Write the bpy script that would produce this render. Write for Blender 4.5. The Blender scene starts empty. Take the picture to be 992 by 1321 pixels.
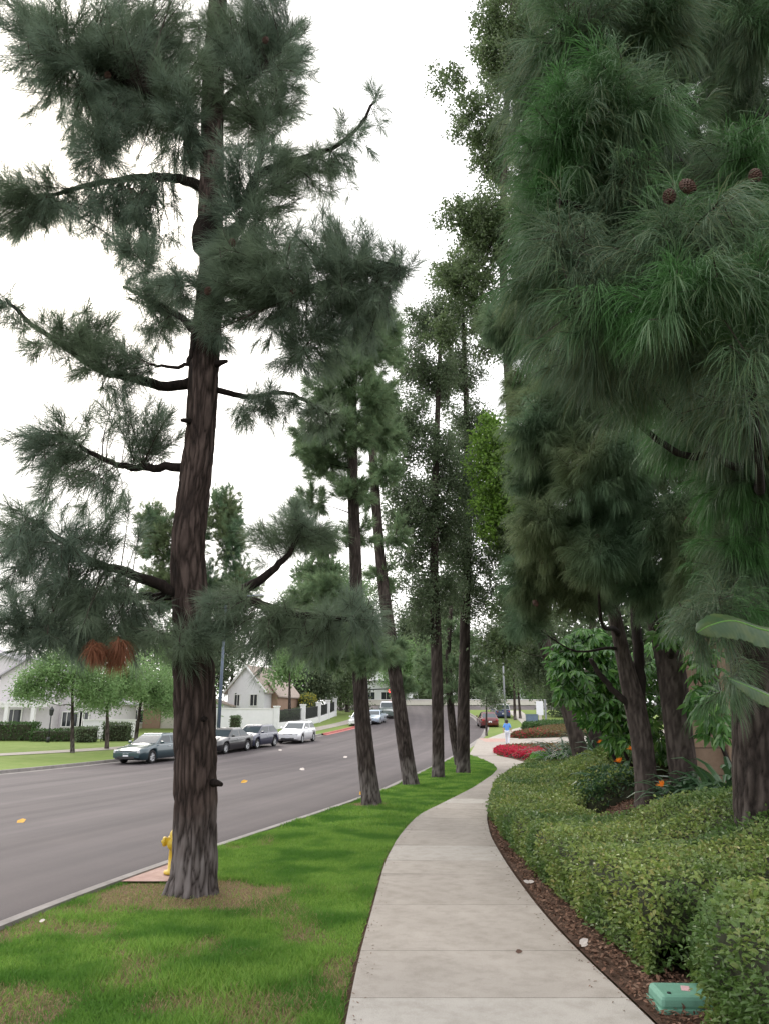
import bpy, math, random
import numpy as np
PI = math.pi
rng = np.random.default_rng(11)
random.seed(11)
C = bpy.data.collections.new('street'); bpy.context.scene.collection.children.link(C)

# ------------------------------------------------------------------ camera model and terrain
F, EYE = 950.0, 1.65
PITCH = math.atan((932 - 660.5) / F)
SP, CP = math.sin(PITCH), math.cos(PITCH)
def sst(a, b, x):
    t = np.clip((np.asarray(x, float) - a) / (b - a), 0, 1); return t * t * (3 - 2 * t)
KERB = np.array([(-4.3, -12), (-4.0, 0), (-3.75, 4), (-3.35, 7.1), (-3.0, 8.9), (-2.3, 11.6), (-1.1, 16), (.1, 21), (1.45, 28.5), (3.1, 37),
                 (4.6, 44.5), (6.1, 52), (8.15, 62.7), (9.9, 73.7), (10.6, 89.5), (10.6, 102)])
FARK = np.array([(-24, -12), (-20.5, 8), (-17.3, 22), (-15.3, 31), (-13.8, 38), (-11.4, 45), (-8.3, 54), (-5.4, 63), (-3.1, 73.7), (-1.3, 82), (.4, 89.5), (2.6, 102)])
SWL = np.array([(-.3, -12), (-.26, 3), (-.22, 4.8), (-.19, 6), (-.12, 7.3), (0, 9.8), (.22, 12), (.63, 14.6), (1.32, 17), (2.31, 20.5), (3.5, 25.4), (4.2, 28.8), (4.5, 32.5), (4.5, 36), (4.4, 38.9)])
SWR = np.array([(1.6, -12), (1.58, 3), (1.54, 4.8), (1.45, 6), (1.41, 7.3), (1.46, 9.5), (1.58, 12), (1.82, 14.3), (2.4, 17.8), (3.5, 22.2), (5.0, 27.5), (5.75, 30.5), (6.0, 33), (5.95, 36), (5.6, 38.9)])
def fx(tab):
    ys = np.linspace(tab[0, 1], tab[-1, 1], 600); xs = np.interp(ys, tab[:, 1], tab[:, 0])
    k = np.ones(19) / 19; xp = np.pad(xs, 9, mode='edge'); xs = np.convolve(xp, k, 'valid')
    return lambda Y: np.interp(Y, ys, xs)
kerbX, farX, swlX, swrX = fx(KERB), fx(FARK), fx(SWL), fx(SWR)
def terr(X, Y):
    X = np.asarray(X, float); Y = np.asarray(Y, float)
    z = 6.4e-4 * np.clip(Y - 30, 0, 80) ** 2
    z = z - .2 * sst(2, 16, kerbX(Y) - X) * (1 - sst(36, 54, Y))
    z = z + .42 * sst(1.2, 2.4, X - swrX(Y)) * (1 - sst(22, 32, Y))
    return z
def P(px, py, Y):
    u, v = (px - 496) / F, (660.5 - py) / F
    t = Y / (CP - v * SP)
    return np.array([u * t, Y, EYE + t * (SP + v * CP)])
def tdepth(X, Y, Z): return Y * CP + (Z - EYE) * SP
def G(px, py):
    u, v = (px - 496) / F, (660.5 - py) / F
    dx, dy, dz = u, CP - v * SP, SP + v * CP
    t = 1.
    while t < 200 and EYE + dz * t > float(terr(dx * t, dy * t)): t *= 1.002
    return np.array([dx * t, dy * t, float(terr(dx * t, dy * t))])

# ------------------------------------------------------------------ numeric noise
def _h(i, j, k):
    n = (i * 374761393 + j * 668265263 + k * 2147483647 + 1013904223) & 0xFFFFFFFF
    n = ((n ^ (n >> 13)) * 1274126177) & 0xFFFFFFFF
    return ((n ^ (n >> 16)) & 0xFFFF) / 65535.0
def vnoise(p):
    p = np.asarray(p, float); i = np.floor(p).astype(np.int64); f = p - i; f = f * f * (3 - 2 * f)
    r = 0
    for a in (0, 1):
        for b in (0, 1):
            for c in (0, 1):
                w = (f[..., 0] if a else 1 - f[..., 0]) * (f[..., 1] if b else 1 - f[..., 1]) * (f[..., 2] if c else 1 - f[..., 2])
                r = r + w * _h(i[..., 0] + a, i[..., 1] + b, i[..., 2] + c)
    return r
def n2(x, y, s, o=0.): return vnoise(np.stack([np.asarray(x) * s, np.asarray(y) * s, np.full(np.shape(x), o)], -1))
def worley(p):
    i = np.floor(p).astype(np.int64); f1 = np.full(p.shape[:-1], 9.); f2 = f1.copy()
    for a in (-1, 0, 1):
        for b in (-1, 0, 1):
            for c in (-1, 0, 1):
                q = i + np.array([a, b, c]); o = np.stack([_h(q[..., 0], q[..., 1], q[..., 2]), _h(q[..., 0] + 57, q[..., 1] + 11, q[..., 2] + 3), _h(q[..., 0] + 7, q[..., 1] + 91, q[..., 2] + 31)], -1)
                d = np.linalg.norm(q + o - p, axis=-1); f2 = np.minimum(np.maximum(f1, d), f2); f1 = np.minimum(f1, d)
    return f1, f2
def nrm(v): return v / np.maximum(np.linalg.norm(v, axis=-1, keepdims=True), 1e-9)
def rdir(n): return nrm(rng.normal(size=(n, 3)))

# ------------------------------------------------------------------ materials
def new_mat(name):
    m = bpy.data.materials.new(name); m.use_nodes = True
    nt = m.node_tree; b = nt.nodes['Principled BSDF']; return m, nt, b
def ramp(nt, stops):
    r = nt.nodes.new('ShaderNodeValToRGB'); e = r.color_ramp.elements
    e[0].position, e[0].color = stops[0][0], (*stops[0][1], 1); e[1].position, e[1].color = stops[-1][0], (*stops[-1][1], 1)
    for p, c in stops[1:-1]:
        k = e.new(p); k.color = (*c, 1)
    return r
def noise(nt, scale, detail=4, rough=.6, vec=None, stretch=None, coord='Object'):
    n = nt.nodes.new('ShaderNodeTexNoise'); n.inputs['Scale'].default_value = scale; n.inputs['Detail'].default_value = detail; n.inputs['Roughness'].default_value = rough
    if vec is None:
        t = nt.nodes.new('ShaderNodeTexCoord'); vec = t.outputs[coord]
    if stretch:
        mp = nt.nodes.new('ShaderNodeMapping'); mp.inputs['Scale'].default_value = stretch; nt.links.new(vec, mp.inputs['Vector']); vec = mp.outputs['Vector']
    nt.links.new(vec, n.inputs['Vector']); return n
def mixc(nt, fac, a, b, mode='MIX'):
    m = nt.nodes.new('ShaderNodeMix'); m.data_type = 'RGBA'; m.blend_type = mode
    for s, v in ((m.inputs[0], fac), (m.inputs[6], a), (m.inputs[7], b)):
        if hasattr(v, 'is_linked') or hasattr(v, 'links'): nt.links.new(v, s)
        elif isinstance(v, (int, float)): s.default_value = v
        else: s.default_value = (*v, 1)
    return m.outputs[2]
def bump(nt, b, height, strength=.5, dist=.02):
    k = nt.nodes.new('ShaderNodeBump'); k.inputs['Strength'].default_value = strength; k.inputs['Distance'].default_value = dist
    nt.links.new(height, k.inputs['Height']); nt.links.new(k.outputs['Normal'], b.inputs['Normal'])
def m_plain(name, col, rough=.6, metal=0., var=.18, scale=6, bmp=.15, coat=0.):
    m, nt, b = new_mat(name)
    n = noise(nt, scale, 5); r = ramp(nt, [(.25, tuple(c * (1 - var) for c in col)), (.75, tuple(min(1, c * (1 + var)) for c in col))])
    nt.links.new(n.outputs['Fac'], r.inputs['Fac']); nt.links.new(r.outputs['Color'], b.inputs['Base Color'])
    b.inputs['Roughness'].default_value = rough; b.inputs['Metallic'].default_value = metal
    if coat: b.inputs['Coat Weight'].default_value = coat; b.inputs['Coat Roughness'].default_value = .06
    if bmp:
        n3 = noise(nt, scale * 9, 4); bump(nt, b, n3.outputs['Fac'], bmp, .01)
    return m
def m_leaf(name, cols, trans=.3, rough=.5, spec=.3, patch=None):
    """cols: list of colours picked leaf by leaf; patch: a second tint by slow noise"""
    m, nt, b = new_mat(name)
    g = nt.nodes.new('ShaderNodeNewGeometry')
    r = ramp(nt, [(i / max(1, len(cols) - 1), c) for i, c in enumerate(cols)])
    nt.links.new(g.outputs['Random Per Island'], r.inputs['Fac']); col = r.outputs['Color']
    if patch:
        n = noise(nt, patch[1], 2, .5, vec=g.outputs['Position']); rr = ramp(nt, [(.42, (0, 0, 0)), (.62, (1, 1, 1))]); nt.links.new(n.outputs['Fac'], rr.inputs['Fac'])
        col = mixc(nt, rr.outputs['Color'], col, patch[0])
    nt.links.new(col, b.inputs['Base Color']); b.inputs['Roughness'].default_value = rough; b.inputs['Specular IOR Level'].default_value = spec
    if trans:
        t = nt.nodes.new('ShaderNodeBsdfTranslucent'); nt.links.new(col, t.inputs['Color'])
        mx = nt.nodes.new('ShaderNodeMixShader'); mx.inputs[0].default_value = trans
        nt.links.new(b.outputs[0], mx.inputs[1]); nt.links.new(t.outputs[0], mx.inputs[2]); nt.links.new(mx.outputs[0], nt.nodes['Material Output'].inputs['Surface'])
    return m
def m_bark(name, dark, mid, light, base=None, scale=1.):
    m, nt, b = new_mat(name)
    tc = nt.nodes.new('ShaderNodeTexCoord'); mp = nt.nodes.new('ShaderNodeMapping'); mp.inputs['Scale'].default_value = (1, 1, .28); nt.links.new(tc.outputs['Object'], mp.inputs['Vector'])
    n = noise(nt, 22 * scale, 6, .68, vec=mp.outputs['Vector']); n2_ = noise(nt, 3.2, 3, vec=tc.outputs['Object'])
    at = nt.nodes.new('ShaderNodeAttribute'); at.attribute_name = 'ridge'
    r = ramp(nt, [(.2, dark), (.5, mid), (.85, light)])
    ad = nt.nodes.new('ShaderNodeMath'); ad.operation = 'MULTIPLY_ADD'; ad.inputs[1].default_value = .45; nt.links.new(n.outputs['Fac'], ad.inputs[0])
    m2 = nt.nodes.new('ShaderNodeMath'); m2.operation = 'MULTIPLY_ADD'; m2.inputs[1].default_value = .5; m2.inputs[2].default_value = .05; nt.links.new(at.outputs['Fac'], m2.inputs[0]); nt.links.new(m2.outputs[0], ad.inputs[2])
    nt.links.new(ad.outputs[0], r.inputs['Fac']); col = r.outputs['Color']
    if base:                                             # weathered pale foot of the trunk, fading out unevenly
        sx = nt.nodes.new('ShaderNodeSeparateXYZ'); nt.links.new(tc.outputs['Object'], sx.inputs[0])
        a2 = nt.nodes.new('ShaderNodeMath'); a2.operation = 'MULTIPLY_ADD'; a2.inputs[1].default_value = -.7; nt.links.new(n2_.outputs['Fac'], a2.inputs[0]); nt.links.new(sx.outputs['Z'], a2.inputs[2])
        rr = ramp(nt, [(.0, (.75, .75, .75)), (.5, (0, 0, 0))]); nt.links.new(a2.outputs[0], rr.inputs['Fac'])
        mm = nt.nodes.new('ShaderNodeMath'); mm.operation = 'MULTIPLY'; nt.links.new(rr.outputs['Color'], mm.inputs[0]); nt.links.new(at.outputs['Fac'], mm.inputs[1])
        col = mixc(nt, mm.outputs[0], col, base)
    nt.links.new(col, b.inputs['Base Color']); b.inputs['Roughness'].default_value = .9; b.inputs['Specular IOR Level'].default_value = .15
    bump(nt, b, n.outputs['Fac'], .8, .03); return m

M = {}
M['bark_red'] = m_bark('pine_bark', (.007, .0055, .005), (.044, .031, .027), (.105, .077, .069), base=(.23, .21, .21))
M['bark_grey'] = m_bark('grey_pine_bark', (.008, .0065, .006), (.044, .034, .030), (.105, .086, .077), base=(.22, .20, .19))
M['bark_smooth'] = m_bark('smooth_grey_bark', (.022, .018, .016), (.068, .054, .048), (.135, .112, .10), scale=.6)
M['twig'] = m_plain('twig_bark', (.045, .033, .027), .9, scale=12)
M['need_blue'] = m_leaf('blue_green_needles', [(.135, .19, .14), (.17, .235, .18), (.21, .275, .21), (.16, .20, .13)], .5, .5, .25, patch=((.165, .22, .14), .7))
M['need_near'] = m_leaf('fresh_green_needles', [(.085, .145, .09), (.12, .185, .112), (.17, .23, .145), (.14, .155, .075)], .42, .42, .35, patch=((.075, .185, .055), 1.1))
M['need_olive'] = m_leaf('olive_needles', [(.155, .21, .105), (.19, .25, .13), (.235, .29, .155), (.19, .215, .10)], .5, .5, .25, patch=((.13, .215, .125), .55))
M['need_light'] = m_leaf('light_green_needles', [(.15, .235, .13), (.19, .29, .16), (.23, .32, .175), (.17, .215, .10)], .48, .5, .25)
M['need_dead'] = m_leaf('dead_orange_needles', [(.24, .10, .06), (.30, .13, .075), (.20, .09, .055)], .35, .6, .2)
M['leaf_dark'] = m_leaf('dark_small_leaves', [(.095, .145, .075), (.135, .195, .10), (.175, .23, .135), (.11, .14, .075)], .45, .38, .5)
M['leaf_tall'] = m_leaf('mid_green_leaves', [(.085, .135, .05), (.12, .18, .07), (.15, .20, .095), (.09, .125, .065)], .42, .36, .5)
M['leaf_bright'] = m_leaf('bright_yellow_green_leaves', [(.13, .25, .035), (.18, .32, .05), (.22, .35, .07), (.09, .16, .045)], .45, .42, .4)
M['leaf_street'] = m_leaf('fresh_light_leaves', [(.17, .29, .115), (.21, .34, .14), (.26, .39, .17), (.15, .23, .09)], .42, .5, .3)
M['leaf_far'] = m_leaf('far_tree_leaves', [(.085, .12, .07), (.12, .16, .09), (.155, .19, .11)], .35, .6, .2)
M['leaf_hedge'] = m_leaf('hedge_leaves', [(.115, .185, .036), (.17, .245, .05), (.235, .31, .075), (.30, .37, .10), (.13, .19, .055), (.33, .31, .10)], .32, .36, .45, patch=((.09, .165, .042), 1.3))
M['leaf_box'] = m_leaf('clipped_hedge_leaves', [(.04, .085, .025), (.06, .12, .035), (.08, .15, .045)], .25, .5, .3)
M['leaf_glossy'] = m_leaf('glossy_umbrella_leaves', [(.045, .125, .03), (.07, .18, .042), (.11, .25, .055), (.16, .32, .07)], .3, .24, .65)
M['leaf_strap'] = m_leaf('dark_strap_leaves', [(.032, .075, .034), (.05, .11, .046), (.07, .135, .055)], .25, .33, .5)
M['leaf_paddle'] = m_leaf('paddle_leaves', [(.05, .10, .042), (.065, .125, .052)], .3, .42, .35, patch=((.10, .15, .055), 9.))
M['leaf_lime'] = m_leaf('bright_groundcover_leaves', [(.14, .33, .06), (.18, .39, .085), (.22, .42, .11)], .4, .5, .25)
M['leaf_rust'] = m_leaf('rust_green_bedding_leaves', [(.15, .09, .045), (.19, .13, .065), (.12, .13, .05), (.19, .10, .07)], .3, .6, .2)
M['flower_red'] = m_leaf('crimson_blossoms', [(.52, .03, .075), (.62, .05, .10), (.42, .03, .05), (.50, .09, .14)], .3, .6, .2)
M['flower_orange'] = m_leaf('orange_blossoms', [(.80, .22, .02), (.85, .30, .03)], .3, .5, .2)
M['flower_yellow'] = m_leaf('yellow_blossoms', [(.55, .45, .06), (.40, .38, .08), (.16, .2, .06)], .3, .5, .2)
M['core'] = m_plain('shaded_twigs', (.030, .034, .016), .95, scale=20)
M['grass'] = m_leaf('lawn_blades', [(.115, .235, .036), (.155, .305, .048), (.205, .37, .065), (.27, .41, .085), (.125, .235, .036)], .42, .5, .25, patch=((.085, .205, .03), 1.3))
M['dry'] = m_leaf('dry_blades', [(.34, .26, .15), (.40, .31, .18), (.28, .24, .11), (.23, .27, .09)], .3, .7, .15)
M['mulch'] = m_leaf('bark_mulch', [(.12, .065, .045), (.20, .115, .08), (.09, .05, .035), (.28, .18, .13)], 0, .9, .1)
M['cone'] = m_plain('cone_scales', (.075, .036, .024), .7, scale=60, var=.5)

def m_soil(name, a, b_, s=9):
    m, nt, b = new_mat(name); n = noise(nt, s, 8, .7); r = ramp(nt, [(.3, a), (.7, b_)]); nt.links.new(n.outputs['Fac'], r.inputs['Fac']); nt.links.new(r.outputs['Color'], b.inputs['Base Color'])
    b.inputs['Roughness'].default_value = .95; b.inputs['Specular IOR Level'].default_value = .1
    n3 = noise(nt, s * 7, 5, .7); bump(nt, b, n3.outputs['Fac'], .8, .03); return m
M['soil'] = m_soil('mulched_soil', (.055, .034, .024), (.15, .095, .07))
M['field'] = m_soil('rough_grass', (.06, .12, .028), (.10, .17, .05), 2.)
M['lawn_far'] = m_soil('mown_lawn', (.12, .19, .045), (.20, .24, .08), 1.2)
def m_lawn():
    m, nt, b = new_mat('lawn_soil')
    at = nt.nodes.new('ShaderNodeAttribute'); at.attribute_name = 'dry'
    n = noise(nt, 30, 5, .7); g = ramp(nt, [(.3, (.055, .125, .018)), (.7, (.095, .20, .032))]); d = ramp(nt, [(.3, (.15, .095, .055)), (.7, (.29, .21, .13))])
    nt.links.new(n.outputs['Fac'], g.inputs['Fac']); nt.links.new(n.outputs['Fac'], d.inputs['Fac'])
    nt.links.new(mixc(nt, at.outputs['Fac'], g.outputs['Color'], d.outputs['Color']), b.inputs['Base Color'])
    b.inputs['Roughness'].default_value = .95; b.inputs['Specular IOR Level'].default_value = .1
    n3 = noise(nt, 90, 4, .7); bump(nt, b, n3.outputs['Fac'], 1, .03); return m
M['lawn'] = m_lawn()
def m_asphalt():
    m, nt, b = new_mat('worn_asphalt')
    uv = nt.nodes.new('ShaderNodeUVMap')
    band = noise(nt, 1.0, 3, .5, vec=uv.outputs[0], stretch=(.55, .012, 1)); band2 = noise(nt, 1.0, 4, .6, vec=uv.outputs[0], stretch=(2.2, .05, 1))
    fine = noise(nt, 160, 3, .7); big = noise(nt, .5, 4, .6)
    c1 = ramp(nt, [(.32, (.062, .053, .055)), (.68, (.108, .094, .096))]); nt.links.new(band.outputs['Fac'], c1.inputs['Fac'])
    c2 = ramp(nt, [(.3, (.88, .88, .89)), (.7, (1.08, 1.06, 1.06))]); nt.links.new(band2.outputs['Fac'], c2.inputs['Fac'])
    c3 = ramp(nt, [(.3, (.82, .82, .82)), (.7, (1.15, 1.15, 1.15))]); nt.links.new(fine.outputs['Fac'], c3.inputs['Fac'])
    c4 = ramp(nt, [(.3, (.88, .88, .9)), (.7, (1.1, 1.08, 1.08))]); nt.links.new(big.outputs['Fac'], c4.inputs['Fac'])
    c = mixc(nt, 1., c1.outputs['Color'], c2.outputs['Color'], 'MULTIPLY'); c = mixc(nt, 1., c, c3.outputs['Color'], 'MULTIPLY'); c = mixc(nt, 1., c, c4.outputs['Color'], 'MULTIPLY')
    nt.links.new(c, b.inputs['Base Color']); b.inputs['Roughness'].default_value = .8; b.inputs['Specular IOR Level'].default_value = .25
    bump(nt, b, fine.outputs['Fac'], .4, .01); return m
M['asphalt'] = m_asphalt()
def m_concrete(name, a, b_, isl=True, grit=.8):
    m, nt, b = new_mat(name); n = noise(nt, 1.6, 6, .6); f = noise(nt, 140, 3, .7); st = noise(nt, 6, 5, .65)
    r = ramp(nt, [(.3, a), (.7, b_)]); nt.links.new(n.outputs['Fac'], r.inputs['Fac'])
    c3 = ramp(nt, [(.3, (grit, grit, grit)), (.7, (1.1, 1.1, 1.1))]); nt.links.new(f.outputs['Fac'], c3.inputs['Fac'])
    c4 = ramp(nt, [(.25, (.80, .79, .77)), (.55, (1.03, 1.03, 1.03))]); nt.links.new(st.outputs['Fac'], c4.inputs['Fac'])
    c = mixc(nt, 1., r.outputs['Color'], c3.outputs['Color'], 'MULTIPLY'); c = mixc(nt, 1., c, c4.outputs['Color'], 'MULTIPLY')
    if isl:
        g = nt.nodes.new('ShaderNodeNewGeometry'); ri = ramp(nt, [(0, (.88, .87, .86)), (1, (1.06, 1.06, 1.05))]); nt.links.new(g.outputs['Random Per Island'], ri.inputs['Fac']); c = mixc(nt, 1., c, ri.outputs['Color'], 'MULTIPLY')
    nt.links.new(c, b.inputs['Base Color']); b.inputs['Roughness'].default_value = .85; b.inputs['Specular IOR Level'].default_value = .2
    bump(nt, b, f.outputs['Fac'], .3, .006); return m
M['conc'] = m_concrete('sidewalk_concrete', (.30, .272, .245), (.37, .338, .308))
M['conc_new'] = m_concrete('newer_concrete', (.39, .365, .335), (.45, .425, .395))
M['kerb'] = m_concrete('kerb_concrete', (.22, .205, .20), (.31, .29, .28))
M['conc_pink'] = m_concrete('pink_stained_concrete', (.36, .22, .19), (.46, .33, .29), False)
M['conc_red'] = m_concrete('red_painted_kerb', (.42, .13, .12), (.52, .22, .2), False)
M['stucco_lilac'] = m_plain('pale_stucco', (.60, .56, .60), .9, scale=3, var=.06)
M['stucco_white'] = m_plain('white_stucco', (.72, .71, .74), .9, scale=3, var=.05)
M['stucco_cream'] = m_plain('cream_stucco', (.62, .58, .52), .9, scale=3, var=.06)
M['stucco_tan'] = m_plain('tan_stucco', (.33, .22, .16), .9, scale=3, var=.08)
M['trim'] = m_plain('white_trim', (.75, .74, .74), .6, scale=8, var=.05)
M['roof_grey'] = m_plain('grey_roof_tiles', (.42, .40, .45), .85, scale=14, var=.2, bmp=.6)
M['window'] = m_plain('window_glass', (.03, .035, .04), .08, var=.1, bmp=0)
M['dark_metal'] = m_plain('black_painted_metal', (.02, .022, .024), .45, scale=20)
M['blue_metal'] = m_plain('blue_grey_painted_metal', (.10, .13, .19), .45, scale=12)
M['grey_metal'] = m_plain('grey_metal', (.25, .26, .28), .45, scale=12)
M['sign_white'] = m_plain('white_sign_face', (.80, .80, .84), .5, scale=4, var=.03, bmp=0)
M['cabinet'] = m_plain('blue_grey_cabinet', (.12, .17, .24), .5, scale=6, var=.1)
M['yellow'] = m_plain('yellow_hydrant_paint', (.58, .40, .03), .45, scale=14, var=.2)
M['box_green'] = m_plain('green_fibreglass', (.13, .30, .22), .55, scale=18, var=.14, bmp=.3)
M['sticker'] = m_plain('faded_pink_sticker', (.62, .40, .42), .6, scale=60, var=.25)
M['rubber'] = m_plain('black_rubber', (.016, .016, .017), .8, scale=30)
M['alloy'] = m_plain('alloy', (.55, .56, .58), .3, .85, scale=20, bmp=0)
M['glass'] = m_plain('car_glass', (.05, .065, .075), .05, var=.1, bmp=0)
M['lamp_clear'] = m_plain('headlamp_lens', (.65, .67, .70), .12, var=.05, bmp=0)
M['lamp_red'] = m_plain('red_lamp_lens', (.40, .02, .02), .2, var=.1, bmp=0)
M['plate'] = m_plain('number_plate', (.72, .73, .78), .4, var=.04, bmp=0)
M['black_trim'] = m_plain('black_trim', (.025, .025, .027), .6, bmp=0)
def m_emit(name, col, s):
    m, nt, b = new_mat(name); b.inputs['Base Color'].default_value = (*col, 1); b.inputs['Emission Color'].default_value = (*col, 1); b.inputs['Emission Strength'].default_value = s; return m
M['signal_red'] = m_emit('lit_red_lens', (1, .06, .08), 2.5)
M['signal_orange'] = m_emit('lit_orange_hand', (1, .16, .03), 2.5)
for n_, c_ in dict(paint_teal=(.022, .055, .07), paint_black=(.012, .013, .017), paint_navy=(.018, .024, .06), paint_white=(.74, .75, .78), paint_silverblue=(.42, .50, .60),
                   paint_red=(.11, .007, .012), paint_grey=(.12, .15, .14), paint_blue=(.03, .04, .13)).items():
    M[n_] = m_plain(n_, c_, .3, .15, var=.03, bmp=0, coat=1.)
M['cloth_blue'] = m_plain('light_blue_shirt', (.12, .30, .72), .85, scale=30)
M['cloth_white'] = m_plain('pale_trousers', (.62, .64, .72), .85, scale=30)
M['skin'] = m_plain('skin', (.42, .25, .18), .6, scale=20, var=.05)
M['hair'] = m_plain('dark_hair', (.02, .015, .012), .5, scale=60)
M['leaf_yellow'] = m_leaf('fallen_yellow_leaf', [(.60, .30, .03), (.62, .36, .05)], .1, .6, .2)
M['leaf_brown'] = m_leaf('fallen_brown_leaf', [(.08, .05, .04), (.12, .07, .05)], .1, .6, .2)
M['leaf_pale'] = m_leaf('fallen_pale_leaf', [(.55, .50, .48), (.62, .55, .5)], .1, .6, .2)
def m_tile():
    m, nt, b = new_mat('clay_roof_tiles'); w = nt.nodes.new('ShaderNodeTexWave'); w.inputs['Scale'].default_value = 2.2; w.inputs['Distortion'].default_value = 1.2
    tc = nt.nodes.new('ShaderNodeTexCoord'); nt.links.new(tc.outputs['Object'], w.inputs['Vector']); n = noise(nt, 5, 4)
    r = ramp(nt, [(.25, (.36, .29, .25)), (.75, (.48, .40, .36))]); nt.links.new(n.outputs['Fac'], r.inputs['Fac']); nt.links.new(r.outputs['Color'], b.inputs['Base Color']); b.inputs['Roughness'].default_value = .9
    bump(nt, b, w.outputs['Fac'], .6, .05); return m
M['roof_tile'] = m_tile()
def m_block():
    m, nt, b = new_mat('tan_concrete_block')
    g = nt.nodes.new('ShaderNodeNewGeometry'); n = noise(nt, 7, 6, .7); f = noise(nt, 70, 4, .7)
    r = ramp(nt, [(.3, (.22, .155, .105)), (.7, (.31, .225, .16))]); nt.links.new(n.outputs['Fac'], r.inputs['Fac'])
    ri = ramp(nt, [(0, (.85, .85, .85)), (1, (1.12, 1.1, 1.08))]); nt.links.new(g.outputs['Random Per Island'], ri.inputs['Fac'])
    nt.links.new(mixc(nt, 1., r.outputs['Color'], ri.outputs['Color'], 'MULTIPLY'), b.inputs['Base Color']); b.inputs['Roughness'].default_value = .92
    bump(nt, b, f.outputs['Fac'], .6, .012); return m
M['block'] = m_block()
M['mortar'] = m_plain('mortar', (.13, .10, .08), .95, scale=30)

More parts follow.
